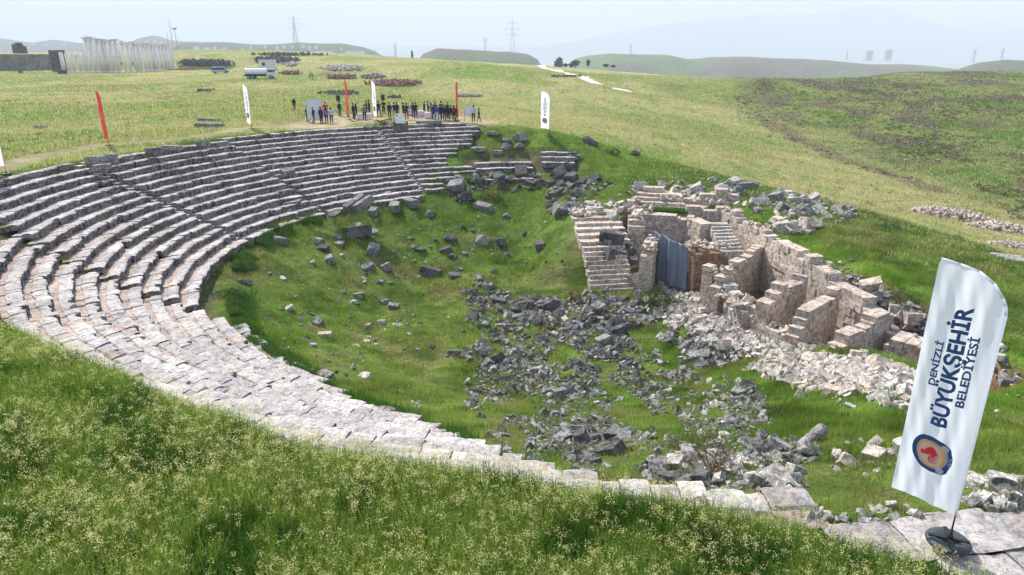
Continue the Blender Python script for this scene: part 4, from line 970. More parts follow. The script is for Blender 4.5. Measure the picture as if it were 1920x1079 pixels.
# ------------------------------------------------------------------ people
def human(name, pose, seed=0):
    """one continuous skinned body, 1.72 m, facing -Y"""
    v = []; rad = []; e = []
    def add(p, r_, par=None):
        v.append(p); rad.append(r_)
        if par is not None: e.append((par, len(v)-1))
        return len(v)-1
    pel = add((0, 0, .93), (.155, .11)); ab = add((0, 0, 1.10), (.135, .10), pel); ch = add((0, .01, 1.30), (.165, .115), ab); nk0 = add((0, .01, 1.43), (.085, .075), ch)
    nk = add((0, -.005, 1.50), (.052, .055), nk0); hd = add((0, -.015, 1.58), (.07, .082), nk); hd2 = add((0, -.01, 1.66), (.075, .092), hd); add((0, 0, 1.71), (.05, .06), hd2)
    add((0, -.115, 1.585), (.012, .012), hd)       # nose
    st = {'stand': .10, 'walk': .11, 'fold': .12}[pose]
    for sg in (-1, 1):
        fw = {'stand': 0, 'walk': .22*sg, 'fold': .03*sg}[pose]
        h = add((sg*.095, 0, .86), (.095, .098), pel); k = add((sg*st, -fw*.5-.01, .48), (.062, .065), h); cf = add((sg*st, -fw*.7+.02, .30), (.055, .06), k)
        a = add((sg*st, -fw+.02, .09), (.042, .045), cf); f1 = add((sg*st, -fw-.06, .04), (.042, .036), a); add((sg*(st+.01), -fw-.16, .03), (.038, .024), f1)
        sh = add((sg*.17, .01, 1.40), (.065, .065), ch)
        if pose == 'fold': el = (sg*.26, -.02, 1.13); wr = (sg*.10, -.22, 1.10); fd = np.array([-sg*.8, -.3, .1])
        elif pose == 'walk': el = (sg*.25, -.06*sg, 1.14); wr = (sg*.26, -.22*max(sg, -.3), .95); fd = np.array([0, -.6, -.8])
        else: el = (sg*.25, .02, 1.13); wr = (sg*.265, -.05, .88); fd = np.array([0, -.15, -1.])
        e1 = add(el, (.045, .045), sh); w1 = add(wr, (.03, .028), e1); fd = fd/np.linalg.norm(fd)
        pm = add(tuple(np.array(wr)+fd*.07), (.035, .022), w1)
        side = np.cross(fd, [0, 0, 1]) if abs(fd[2]) < .7 else np.array([0, 1., 0])
        side = side/np.linalg.norm(side)
        for q, ln in zip((-1.5, -.5, .5, 1.5), (.07, .082, .078, .06)):
            b0 = np.array(wr)+fd*.10+side*q*.018; f_ = add(tuple(b0), (.009, .009), pm); f2 = add(tuple(b0+fd*ln*.55), (.0085, .0085), f_); add(tuple(b0+fd*ln*.9+np.array([-sg*.015, -.01, 0])), (.007, .007), f2)
        tb = np.array(wr)+fd*.04-side*.035; f_ = add(tuple(tb), (.011, .011), pm); add(tuple(tb+fd*.04-side*.012), (.009, .009), f_)
    me = bpy.data.meshes.new(name); me.from_pydata(v, e, []); ob = bpy.data.objects.new(name, me); scene.collection.objects.link(ob)
    m = ob.modifiers.new('s', 'SKIN'); sv = me.skin_vertices[0].data
    for i, r_ in enumerate(rad): sv[i].radius = r_; sv[i].use_root = (i == 0)
    ob.modifiers.new('d', 'SUBSURF').levels = 1
    dg = bpy.context.evaluated_depsgraph_get(); dg.update(); out = bpy.data.meshes.new_from_object(ob.evaluated_get(dg)); bpy.data.objects.remove(ob)
    out.name = name
    for k in range(4): out.materials.append(None)
    wrz = {'stand': .90, 'walk': .93, 'fold': 1.0}[pose]
    for p in out.polygons:
        c = p.center; i = 1
        if c.z > 1.47: i = 0
        elif abs(c.x) < .2 and c.z < .94: i = 2
        if c.z < .085: i = 3
        if pose == 'stand' and abs(c.x) > .21 and c.z < .885: i = 0
        if pose == 'walk' and abs(c.x) > .215 and c.z < .94: i = 0
        if pose == 'fold' and c.y < -.2 and 1.0 < c.z < 1.25: i = 0
        p.material_index = i; p.use_smooth = True
    return out
BODY = {k: human('person_'+k, k) for k in ('stand', 'walk', 'fold')}
HAIRM = plain('dark_hair', (.015, .012, .01), .7); HATC = plain('white_felt', (.75, .75, .75), .8)
def hair_mesh(long_):
    m = MB(); m.lathe([(.02, .125), (.06, .115), (.085, .08), (.094, .03), (.09, -.02), (.078, -.05 if not long_ else -.16), (.05, -.06 if not long_ else -.2)], (0, .022, 1.645), 16); return m.mesh('hair', HAIRM, True)
HAIR = [hair_mesh(False), hair_mesh(True)]
def hatm():
    m = MB(); m.lathe([(.15, 1.66), (.15, 1.675), (.10, 1.68), (.098, 1.76), (.07, 1.79), (.02, 1.80)], (0, .01, 0), 18); return m.mesh('hat', HATC, True)
HATM = hatm()
CM = {}
def cm(nm, c, r_=.85):
    if nm not in CM: CM[nm] = plain('cloth_'+nm, c, r_, 0, .15)
    return CM[nm]
PAL = {'black': (.018, .018, .022), 'navy': (.02, .03, .07), 'blue': (.03, .07, .38), 'ltblue': (.42, .52, .72), 'jeans': (.07, .12, .22), 'ltjeans': (.28, .42, .55), 'red': (.55, .03, .04), 'wine': (.18, .03, .05), 'grey': (.16, .17, .20), 'white': (.75, .75, .76),
       'purple': (.16, .12, .32), 'khaki': (.30, .25, .17), 'dkred': (.30, .02, .03), 'charcoal': (.045, .045, .055)}
SKIN = plain('skin', (.42, .24, .16), .6, 0, .05); SHOE = plain('dark_shoes', (.02, .02, .02), .6)
def person(px, py, pose, rot, top, leg, label, z=-8.02, hgt=1.72, hair=0, hat=None, group=None):
    p = at(px, py, z); o = bpy.data.objects.new('person', BODY[pose]); scene.collection.objects.link(o)
    zz_ = float(H(p[0], p[1]))
    o.location = (p[0], p[1], max(z, zz_)); s_ = hgt/1.74; o.scale = (s_*rnd.uniform(1.22, 1.38), s_*1.25, s_*1.11); o.rotation_euler = (0, 0, R(rot))
    for i, m in enumerate((SKIN, cm(top, PAL[top]), cm(leg, PAL[leg]), SHOE)):
        o.material_slots[i].link = 'OBJECT'; o.material_slots[i].material = m
    h = bpy.data.objects.new('hair', HAIR[hair]); scene.collection.objects.link(h); h.parent = o
    if hat:
        h2 = bpy.data.objects.new('hat', HATM); scene.collection.objects.link(h2); h2.parent = o
    return tag(o, label, 'person', group)
PG = 'people gathered on the far rim'
PP = [ # px, py(feet), pose, rot, top, trousers, label, height, hair, hat
 (553,211,'stand',160,'black','dkred','person in a white hat, black top and red trousers, leftmost of all',1.66,0,1),
 (578,230,'stand',40,'black','black','person in black standing at the left edge of the white board',1.70,0,0),
 (588,231,'fold',-30,'black','charcoal','long haired person in black with folded arms before the white board',1.66,1,0),
 (611,222,'stand',20,'red','black','person in a red shirt behind the group right of the white board',1.80,0,0),
 (603,232,'stand',150,'navy','black','person in a navy jacket at the right edge of the white board',1.74,0,0),
 (613,233,'fold',170,'purple','black','person in a purple jacket between navy and light blue ones',1.70,1,0),
 (622,232,'stand',200,'ltblue','navy','person in a light blue top beside the purple jacket',1.66,0,0),
 (638,221,'stand',60,'navy','jeans','person in a navy jacket and jeans below the left loudspeaker',1.76,0,0),
 (653,221,'fold',100,'black','black','person in black with folded arms left of the first red flag in the crowd',1.76,0,0),
 (664,225,'stand',70,'black','black','stout person in black just right of the first red flag in the crowd',1.76,0,0),
 (669,224,'walk',120,'charcoal','black','person in charcoal close behind the left end of the first table',1.70,1,0),
 (684,227,'stand',180,'grey','navy','person in a grey shirt standing in front of the first table',1.72,0,0),
 (688,219,'stand',90,'navy','black','person in navy standing behind the middle of the first table',1.76,0,0),
 (693,218,'stand',120,'black','black','person in black standing behind the right end of the first table',1.78,0,0),
 (705,219,'stand',40,'black','black','person in black directly left of the central white flag',1.72,0,0),
 (711,219,'walk',60,'black','charcoal','person in black leaning beside the central white flag',1.78,0,0),
 (720,216,'fold',0,'black','charcoal','person in black with folded arms below the right loudspeaker',1.70,0,0),
 (731,223,'stand',40,'black','charcoal','person in black left of the small white sign',1.80,0,0),
 (740,223,'stand',170,'navy','khaki','person in a navy jacket and pale trousers behind the small white sign',1.80,0,0),
 (745,221,'stand',150,'black','black','person in black behind the right half of the small white sign',1.74,0,0),
 (757,222,'stand',120,'black','black','person in black just right of the small white sign',1.78,0,0),
 (763,225,'stand',190,'navy','wine','broad person in a navy jacket right of the small white sign',1.84,0,0),
 (775,222,'stand',160,'navy','jeans','person in a dark blue jacket and jeans left of the second table',1.78,0,0),
 (780,222,'stand',200,'black','black','person in black touching the left end of the second table',1.76,0,0),
 (796,220,'walk',-60,'black','navy','person in black bending at the right end of the second table',1.72,0,0),
 (803,219,'stand',100,'black','black','person in black between the second and third tables',1.74,0,0),
 (809,223,'fold',150,'grey','khaki','person in a grey top at the left end of the dense crowd',1.76,1,0),
 (814,226,'stand',170,'black','black','person in black second from the left in the dense crowd',1.74,0,0),
 (820,227,'stand',160,'blue','ltjeans','person in a bright blue jacket and light jeans in the dense crowd',1.72,0,0),
 (825,227,'stand',190,'black','black','person in black just right of the bright blue jacket',1.78,0,0),
 (830,226,'stand',170,'charcoal','black','person in charcoal in the middle of the dense crowd',1.76,0,0),
 (834,227,'stand',150,'black','charcoal','person in black with charcoal trousers in the dense crowd',1.70,0,0),
 (838,226,'stand',200,'navy','black','person in navy right of the middle of the dense crowd',1.70,1,0),
 (842,227,'stand',170,'black','black','person in black towards the right of the dense crowd',1.68,0,0),
 (846,226,'stand',180,'charcoal','jeans','person in charcoal and jeans near the right of the dense crowd',1.68,0,0),
 (852,227,'stand',140,'wine','black','person in a wine red coat beside the last red flag',1.68,1,0),
 (857,227,'walk',120,'black','charcoal','person in black hidden behind the last red flag',1.66,0,0),
 (817,221,'stand',120,'black','black','person in black in the back row of the dense crowd, left one',1.74,0,0),
 (828,221,'stand',100,'navy','black','person in navy in the back row of the dense crowd, middle one',1.78,0,0),
 (840,222,'stand',140,'black','black','person in black in the back row of the dense crowd, right one',1.72,0,0),
 (888,229,'stand',190,'ltblue','black','person in a light blue shirt beside the framed notice board',1.76,0,0),
 (898,230,'walk',90,'black','charcoal','person in black walking at the far right of the gathering',1.52,0,0),
]
for a in PP: person(a[0], a[1], a[2], a[3], a[4], a[5], a[6], -8.02, a[7], a[8], a[9], PG)
for px, py, lb in ((582, 148, 'left of two small distant figures standing in the field'), (586, 149, 'right of two small distant figures standing in the field')):
    p = hit(px, py); person(px, py, 'stand', 90, 'black', 'black', lb, float(p[2]), 1.72, 0, 0, 'distant figures in the field')
# ------------------------------------------------------------------ tables, boards, loudspeakers
def table(x0, x1, py, hpx_label, h=.78, dep=.8):
    a = at(x0, py, -8.02); b = at(x1, py, -8.02); c = (a+b)/2; L = float(np.linalg.norm((b-a)[:2])); t = empty('table', (c[0], c[1], -8.0)); tag(t, hpx_label, 'table', 'white clothed tables on the rim')
    m = MB(); m.box((0, 0, h-.03), (L-.1, dep-.1, .04)); m.build('table_top', M['wood'], t)
    for sx_ in (-1, 1):
        for sy_ in (-1, 1): q = MB(); q.bar((sx_*(L/2-.2), sy_*(dep/2-.15), 0), (sx_*(L/2-.2), sy_*(dep/2-.15), h-.05), .02, 8); q.build('leg', M['steel'], t)
    n = 48; per = []; hw, hd_ = L/2, dep/2
    for k in range(n*2):
        u = k/(n*2)*2*(2*hw+2*hd_)
        if u < 2*hw: p_ = (-hw+u, -hd_)
        elif u < 2*hw+2*hd_: p_ = (hw, -hd_+u-2*hw)
        elif u < 4*hw+2*hd_: p_ = (hw-(u-2*hw-2*hd_), hd_)
        else: p_ = (-hw, hd_-(u-4*hw-2*hd_))
        per.append((p_, u))
    V = [(0, 0, h+.005)]; F_ = []; N = len(per)
    for zf in (0, .3, .65, 1.0):
        for (p_, u) in per:
            w = 1+zf*.05*math.sin(u*11)/.8; V.append((p_[0]*w, p_[1]*(1+zf*.12*math.sin(u*9+1)), h+.003-zf*(h-.12)))
    for k in range(N): F_.append((0, 1+k, 1+(k+1) % N))
    for j in range(3):
        for k in range(N): F_.append((1+j*N+k, 1+(j+1)*N+k, 1+(j+1)*N+(k+1) % N, 1+j*N+(k+1) % N))
    me = bpy.data.meshes.new('tablecloth'); me.from_pydata(V, [], F_); me.materials.append(M['table_cloth']); o = bpy.data.objects.new('tablecloth', me); scene.collection.objects.link(o)
    o.location = (c[0], c[1], -8.0); tag(o, 'cloth draped over the '+hpx_label, 'tablecloth')
table(671, 697, 225, 'table with a pinkish white cloth behind the stout person in black')
table(779, 797, 220, 'table in the centre of the gathering between two groups')
table(797, 809, 223, 'small table at the left end of the dense crowd')
table(766, 773, 218, 'narrow table half hidden right of the small white sign')
def board(x0, x1, ytop, ybot, z, label, legs, cat, frame=.03, wiggle=False, top_mat='board', name='board'):
    a = at(x0, ybot, z); b = at(x1, ybot, z); c = (a+b)/2; L = float(np.linalg.norm((b-a)[:2])); dpt = c[1]
    zt = float(at(x0, ytop, -1)[2]/at(x0, ytop, -1)[1]*dpt) ; Hh = zt-z
    t = empty(name, (c[0], c[1], z)); tag(t, label, cat); t.rotation_euler = (0, 0, -math.atan2(c[0], c[1])*.6)
    m = MB(); m.box((0, 0, legs+(Hh-legs)/2), (L-frame, .03, Hh-legs-frame)); m.build('panel', M[top_mat], t)
    f = MB(); w = frame
    f.box((-L/2, 0, Hh/2), (w, w, Hh)); f.box((L/2, 0, Hh/2), (w, w, Hh)); f.box((0, -.001, Hh), (L+w, w*.9, w)); f.box((0, -.001, legs), (L-w-.004, w*.9, w)); f.build('frame', M['steel'], t)
    return t, L, Hh
board(578, 606, 187.5, 231, -8.02, 'tall pale blank board in a thin metal frame behind the left group of people', .35, 'board', .06)
board(871, 883, 200, 228, -8.02, 'small framed notice board on two legs at the right end of the gathering', .75, 'notice board', .07, name='notice_board')
t, L, Hh = board(742, 760, 213.5, 231.5, -7.35, 'small white sign with grey lettering standing on a stone pedestal', .0, 'sign', .02, top_mat='white_paint', name='sign')
for (cx, cz, w_, h_, mt, nm) in [(-.31, .80, .16, .16, 'black', 'round_mark'), (.33, .80, .18, .14, 'orange', 'round_mark'), (.0, .68, .24, .04, 'steel', 'printed_line'), (0, .58, .10, .04, 'steel', 'printed_line'), (0, .48, .16, .04, 'steel', 'printed_line'), (0, .22, .8, .045, 'steel', 'printed_line')]:
    m = MB(); m.box((cx*L, -.018, cz*Hh), (w_*L, .004, h_*Hh)) if nm != 'round_mark' else m.add([(cx*L+w_*L/2*math.cos(a), -.019, cz*Hh+h_*Hh/2*math.sin(a)) for a in np.linspace(0, 6.0, 20)], [tuple(range(20))])
    m.build(nm, M[mt], t)
def speaker(px, py, label):
    p = at(px, py, -8.02); t = empty('speaker_stand', (p[0], p[1], -8.0)); tag(t, 'tripod stand under the '+label, 'speaker stand')
    m = MB(); m.bar((0, 0, .3), (0, 0, 2.0), .018, 8); m.build('pole', M['black'], t)
    for k in range(3):
        a = 2*math.pi*k/3; q = MB(); q.bar((0, 0, .75), (.5*math.cos(a), .5*math.sin(a), 0), .014, 6); q.build('leg', M['black'], t)
    s_ = empty('loudspeaker', (p[0], p[1], -6.02)); tag(s_, label, 'loudspeaker')
    m = MB(); m.box((0, 0, .36), (.46, .42, .74), .2, None, .96); m.build('cabinet', M['black'], s_)
    g_ = MB(); g_.box((-.045, -.215, .36), (.38, .02, .66), .2); g_.build('grille', plain('speaker_grille', (.035, .035, .04), .6), s_)
speaker(637, 219, 'black loudspeaker raised above the people right of the white board'); speaker(720, 217, 'black loudspeaker raised above the people near the central white flag')
p = at(563, 219, -8.0); t = empty('stool', (p[0], p[1], -8.05)); tag(t, 'small wooden stool standing in the grass left of the white board', 'stool')
m = MB(); m.box((0, 0, .48), (.7, .4, .05)); m.build('seat', M['wood'], t)
for sx_ in (-1, 1):
    for sy_ in (-1, 1): q = MB(); q.bar((sx_*.22, sy_*.12, .46), (sx_*.32, sy_*.18, 0), .02, 6); q.build('leg', M['wood'], t)
# ------------------------------------------------------------------ vegetation
def tri_blades(x, y, z, h, w, lean, col, two=False):
    n = len(x); a = rng.uniform(0, 2*np.pi, n); b = rng.uniform(0, 2*np.pi, n)
    V = np.zeros((n, 3, 3)); V[:, 0] = np.stack([x-np.cos(a)*w/2, y-np.sin(a)*w/2, z], 1); V[:, 1] = np.stack([x+np.cos(a)*w/2, y+np.sin(a)*w/2, z], 1)
    V[:, 2] = np.stack([x+np.cos(b)*lean*h, y+np.sin(b)*lean*h, z+h], 1)
    return V, np.repeat(col[:, None], 3, 1)
def leaves(x, y, z, s_, col, flat=.5):
    n = len(x); u = rng.normal(size=(n, 3)); u[:, 2] *= flat; u /= np.linalg.norm(u, axis=1)[:, None]; v = np.cross(u, rng.normal(size=(n, 3))); v /= np.linalg.norm(v, axis=1)[:, None]
    c = np.stack([x, y, z], 1); s_ = np.broadcast_to(s_, (n,))[:, None]
    V = np.stack([c-u*s_, c+v*s_*.45, c+u*s_], 1); return V, np.repeat(col[:, None], 3, 1)
def soup(name, parts, mat, label, cat, kind='stuff', group=None):
    V = np.concatenate([p[0].reshape(-1, 3) for p in parts]); C_ = np.concatenate([p[1].reshape(-1, 3) for p in parts])
    o = npmesh(name, V, np.arange(len(V)).reshape(-1, 3), mat, None, np.clip(C_, 0, 1)); return tag(o, label, cat, group, kind)
def polar(x, y):
    dx, dy = x-C0[0], y-C0[1]; return np.hypot(dx, dy), np.degrees(np.arctan2(dy, dx)) % 360
def vary(c, a=.25): return c*(1+rng.uniform(-a, a, (len(c), 1)))*(1+rng.uniform(-.08, .08, c.shape))
# foreground weeds with cream flowers
n = 1500000; x = rng.uniform(-24, 13, n); y = rng.uniform(4.5, 27, n); r, th = polar(x, y); e = edge(th)
rag = (fbm(x*1.3, y*1.3, 201, 3)-.47)*1.1
keep = (r > e-.25+rag*.5) & (r < e+8.5) & (np.abs(x) < y*.82+1.5) & ((th < 279))
keep &= np.hypot(x-7.43, y-9.59) > .5
x, y = x[keep], y[keep]; z = H(x, y); cl = fbm(x*.55, y*.55, 203, 4); tallf = np.clip(.45+cl*1.2, .5, 1.25)*(.85+.15*np.clip((polar(x, y)[0]-edge(polar(x, y)[1]))/1.0, 0, 1))
m = len(x)//2
dn = np.clip((fbm(x*1.1, y*1.1, 207, 4)-.47)*1.8+.5, 0, 1)
g1 = np.array([.13, .23, .035]); g2 = np.array([.25, .33, .075]); g3 = np.array([.05, .115, .015])
colr = g1*(1-dn[:, None])+g2*dn[:, None]; colr = np.where((dn < .4)[:, None], g3*1.1, colr)
i1 = slice(0, m); i2 = slice(m, len(x))
P1 = tri_blades(x[i1], y[i1], z[i1]-.02, rng.uniform(.25, .62, m)*tallf[i1], rng.uniform(.012, .022, m), rng.uniform(.05, .5, m), vary(colr[i1], .35))
P2 = leaves(x[i2], y[i2], z[i2]+rng.uniform(.02, .46, len(x)-m)**1.0*tallf[i2], rng.uniform(.02, .05, len(x)-m), vary(colr[i2], .4))
soup('grass', [P1, P2], M['veg'], 'tall leafy green weeds in the foreground', 'grass')
# flower heads
n = 27000; cx = rng.uniform(-24, 13, n*3); cy = rng.uniform(4.5, 27, n*3); r, th = polar(cx, cy); e = edge(th)
fd_ = fbm(cx*.45, cy*.45, 211, 4)
fd2 = fd_+.10*np.clip((cx+8)/10, -1, 1)
keep = (r > e-.15) & (r < e+8) & (np.abs(cx) < cy*.82+1.5) & (rng.uniform(0, 1, n*3) < np.clip((fd2-.32)*2.6, .12, .75)) & (th < 279)
cx, cy = cx[keep], cy[keep]; cz_ = H(cx, cy); hh = np.clip(.42+fbm(cx*.55, cy*.55, 203, 4)*.55, .4, .95)*rng.uniform(.7, 1.08, len(cx))
K = 20; fx = np.repeat(cx, K)+rng.normal(0, .034, len(cx)*K); fy = np.repeat(cy, K)+rng.normal(0, .034, len(cx)*K); fz = np.repeat(cz_+hh, K)-np.abs(rng.normal(0, .06, len(cx)*K))
fc = np.where(rng.uniform(0, 1, (len(fx), 1)) < .85, np.array([[.80, .76, .42]]), np.array([[.78, .60, .12]]))
F1 = leaves(fx, fy, fz, rng.uniform(.011, .022, len(fx)), vary(fc, .12), 1.0)
S1 = tri_blades(np.repeat(cx, 3)+rng.normal(0, .02, len(cx)*3), np.repeat(cy, 3)+rng.normal(0, .02, len(cx)*3), np.repeat(cz_, 3), np.repeat(hh, 3)*rng.uniform(.8, 1.05, len(cx)*3), np.full(len(cx)*3, .009), np.full(len(cx)*3, .08), vary(np.tile(np.array([[.16, .2, .05]]), (len(cx)*3, 1))))
soup('wild_flowers', [F1, S1], M['veg'], 'cream and yellow wild flowers thick over the foreground weeds', 'wild flowers')
# one red poppy
p = at(92, 1046, -7.5); pm = MB()
for k in range(5):
    a = k*1.256; pm.box((p[0]+.025*math.cos(a), p[1]+.025*math.sin(a), p[2]+.02), (.05, .045, .006), a, np.array(Matrix.Rotation(-.6, 3, 'Y')))
pm.bar((p[0], p[1], -8), (p[0], p[1], p[2]), .004, 5)
pm.build('poppy', M['redprint']); tag(bpy.data.objects['poppy'], 'single red poppy among the weeds in the lower left corner', 'flower')
# tufts rooted in the joints of the near seats
n = 5200; th = rng.uniform(150, 274, n); i_ = rng.integers(-3, 15, n); r = R0-TR*i_-np.where(rng.uniform(0, 1, n) < .7, rng.uniform(0, .12, n), rng.uniform(0, .9, n)); k_ = (r < edge(th)-.1) & (i_ <= lastrow(th)) & (fbm(th*.5, r*.9, 235, 4) > .50); th, r, i_ = th[k_], r[k_], i_[k_]
zt_ = np.array([float(zrow(a, b)) if a >= 0 or b < 200 else -8.05 for a, b in zip(i_, th)])
th = np.repeat(th, 9); r = np.repeat(r, 9)+rng.normal(0, .05, len(th)); zt_ = np.repeat(zt_, 9); x = C0[0]+r*np.cos(np.radians(th))+rng.normal(0, .06, len(th)); y = C0[1]+r*np.sin(np.radians(th))+rng.normal(0, .06, len(th))
soup('weeds', [tri_blades(x, y, zt_-.12, rng.uniform(.12, .26, len(x)), np.full(len(x), .022), rng.uniform(.2, .9, len(x)), vary(np.tile(np.array([[.16, .2, .05]]), (len(x), 1)), .4))], M['veg'], 'small weeds rooted in the joints between the seat stones', 'weeds')
# grass of the bowl
n = 1000000; r = 38*np.sqrt(rng.uniform(.0, 1, n)); th = rng.uniform(-40, 320, n); x = C0[0]+r*np.cos(np.radians(th)); y = C0[1]+r*np.sin(np.radians(th)); th = th % 360
x = np.concatenate([x, rng.uniform(8, 34, 330000)]); y = np.concatenate([y, rng.uniform(14, 60, 330000)]); r, th = polar(x, y)
pd = polydist(x, y, PIT); cov = seatcover(th, r); d = np.hypot(x, y)
keep = (cov < .35) & (pd > .15) & (r < np.maximum(edge(th)+.5, 0)+np.where(x > 8, 8, 0)) & (rng.uniform(0, 1, len(x)) < np.clip(1.25-d/75, .25, 1)) & (np.abs(x) < y*.82+2) & ~((x > 3.6) & (x < 10.2) & (y > 52.4) & (y < 64.5))
keep &= ~((r > edge(th)-1.0) & (th > 200) & (th < 275))
hp = fbm(x*.45, y*.45, 221, 4); keep &= rng.uniform(0, 1, len(x)) < np.clip((hp-.22)*3.2, .25, 1)
x, y, hp = x[keep], y[keep], hp[keep]; z = H(x, y); d = np.hypot(x, y); gc = groundcol(x, y, z)
gc = gc*np.array([1.5, 1.45, 1.3])*(.45+1.1*fbm(x*.9, y*.9, 223, 4))[:, None]
yel = (rng.uniform(0, 1, len(x)) < .06)[:, None]; gc = np.where(yel, np.array([[.32, .32, .12]]), gc)
B1 = tri_blades(x, y, z-.02, rng.uniform(.10, .26, len(x))*np.clip(.5+hp*1.5, .6, 1.5), rng.uniform(.02, .035, len(x))*np.clip(d/32, .7, 1.9), rng.uniform(.1, .7, len(x)), vary(gc, .3))
soup('grass', [B1], M['veg'], 'short lush grass covering the floor and slopes of the bowl', 'grass')
# lush fringe of taller weeds along the foot of the seats
n = 90000; th = rng.uniform(148, 262, n); r = R0-TR*(lastrow(th)+.6)-np.abs(rng.normal(0, .55, n)); k_ = fbm(th*.35, r*.8, 231, 3) > .42; th, r = th[k_], r[k_]
x = C0[0]+r*np.cos(np.radians(th)); y = C0[1]+r*np.sin(np.radians(th)); z = H(x, y); c_ = np.tile(np.array([[.07, .15, .025]]), (len(x), 1))
soup('weeds', [tri_blades(x, y, z, rng.uniform(.2, .55, len(x)), rng.uniform(.03, .05, len(x)), rng.uniform(.1, .6, len(x)), vary(c_, .4))], M['veg'], 'taller weeds fringing the foot of the lowest seats', 'weeds')
# field: density falls with distance
def fieldgrass(n, d0, d1, name, label):
    d = np.exp(rng.uniform(math.log(d0), math.log(d1), n)); az = rng.uniform(R(-38), R(39), n); x = d*np.sin(az); y = d*np.cos(az); r, th = polar(x, y); e = edge(th)
    pd = polydist(x, y, PIT)
    keep = (r > np.where((th > 70) & (th < 300), e+.3, 38)) | ((th < 70) & (r > 24) & (x > 10)); keep &= pd > 2.2; keep &= ~((th > 195) & (th < 300) & (r < 45))
    keep &= (segdist(x, y, rimpath) > 1.3) & (segdist(x, y, podium) > 3.6)
    x, y, d = x[keep], y[keep], d[keep]; z = H(x, y); gc = groundcol(x, y, z); hp = fbm(x*.3, y*.3, 241, 4)
    gc = gc*np.array([1.25, 1.2, 1.15])*(.65+.8*fbm(x*.5, y*.8, 243, 4))[:, None]
    fl = (rng.uniform(0, 1, len(x)) < .30*np.clip(gc[:, 0]/.2, 0, 1.3))[:, None]; gc = np.where(fl, np.array([[.52, .50, .30]]), gc)
    V = tri_blades(x, y, z-.03, rng.uniform(.12, .34, len(x))*(.6+hp), rng.uniform(.05, .10, len(x))*np.clip(d/70, .5, 3.0), rng.uniform(.1, .8, len(x)), vary(gc, .3))
    soup(name, [V], M['veg'], label, 'grass')
fieldgrass(620000, 30, 330, 'grass', 'pale yellow green flowering grass of the open field')
# scrub on the right hillside and darker tufts over the field
def scrub(n, x0, x1, y0, y1, cols, cond, size, name, label, per=12):
    px = rng.uniform(x0, x1, n); py = y0+(y1-y0)*rng.uniform(0, 1, n)**1.3; P3 = [hit(a, b) for a, b in zip(px, py)]; P3 = np.array([p for p in P3 if p is not None])
    P3 = P3[cond(P3[:, 0], P3[:, 1])]; m = len(P3); R_ = rng.uniform(.5, 1.6, m)*size; ci = rng.integers(0, len(cols), m)
    q = np.repeat(P3, per, 0); rr = np.repeat(R_, per); u = rng.normal(size=(len(q), 3)); u /= np.linalg.norm(u, axis=1)[:, None]; u[:, 2] = np.abs(u[:, 2])*.55
    q = q+u*rr[:, None]*rng.uniform(.3, 1, (len(q), 1)); cc = np.array(cols)[np.repeat(ci, per)]
    soup(name, [leaves(q[:, 0], q[:, 1], q[:, 2], rr*rng.uniform(.3, .55, len(q)), vary(cc, .35), .7)], M['leaf'], label, name)
scrub(5200, 1380, 1920, 128, 420, [(.12, .095, .085), (.10, .085, .06), (.09, .12, .03), (.16, .15, .06)], lambda x, y: (x > 52) & (fbm(x*.10, y*.07, 51, 6) > .42), .45, 'scrub', 'low brown and green scrub dotted over the right hand hillside')
scrub(3200, 0, 1920, 130, 420, [(.09, .16, .03), (.12, .18, .04)], lambda x, y: (fbm(x*.05, y*.12, 251, 5) > .52) & ((polar(x, y)[0] > 44) | (x > 22)) & (segdist(x, y, podium) > 5), .3, 'weeds', 'darker green weed tufts dotted over the open field')
def shrub(px, py, rx, rz, n, col, label, size=.09, cat='shrub', dz=0.0):
    p = hit(px, py); u = rng.normal(size=(n, 3)); u /= np.linalg.norm(u, axis=1)[:, None]; u *= rng.uniform(.35, 1, (n, 1))**.5; lump = 1+.35*np.sin(u[:, 0]*5+px)+.25*np.sin(u[:, 2]*7+py)
    x = p[0]+u[:, 0]*rx*lump; y = p[1]+u[:, 1]*rx*.8*lump; z = p[2]+rz*.45+u[:, 2]*rz*.55*lump+dz
    t = empty('shrub', p); tag(t, label, cat)
    L_ = leaves(x-p[0], y-p[1], z-p[2], rng.uniform(size*.6, size*1.3, n), vary(np.tile(np.array([col]), (n, 1)), .4)); V = L_[0].reshape(-1, 3)
    npmesh('foliage', V, np.arange(len(V)).reshape(-1, 3), M['leaf'], t, np.clip(L_[1].reshape(-1, 3), 0, 1))
    m = MB()
    for k in range(6):
        a = k*1.05; m.tube([(0, 0, -.1), (.3*rx*math.cos(a), .3*rx*math.sin(a), rz*.35), (.7*rx*math.cos(a), .6*rx*math.sin(a), rz*.75)], [.03, .02, .008], 6)
    m.build('stems', M['wood'], t); return t
shrub(1240, 578, 1.5, 1.5, 2600, (.035, .085, .015), 'dark green bush growing in the rubble left of the stage front')
shrub(925, 372, 1.0, 1.3, 1300, (.22, .24, .05), 'yellow green bush on the slope below the low seat rows')
shrub(430, 488, .7, .6, 900, (.04, .10, .02), 'dark leafy weed clump at the foot of the left seats, upper one')
shrub(447, 505, .6, .5, 800, (.04, .10, .02), 'dark leafy weed clump at the foot of the left seats, lower one')
shrub(432, 560, .8, .6, 1000, (.05, .12, .025), 'leafy weed clump beside the pale lowest seats on the left')
shrub(1335, 890, .7, 1.0, 1500, (.10, .07, .05), 'dry brown twiggy bush under the bank of pale blocks', .045)
shrub(1075, 560, .8, .7, 1000, (.15, .09, .05), 'reddish brown dry bush above the far rubble heap', .06)
shrub(1150, 291, 1.0, .8, 900, (.03, .07, .015), 'single dark green bush in the field right of the mound')
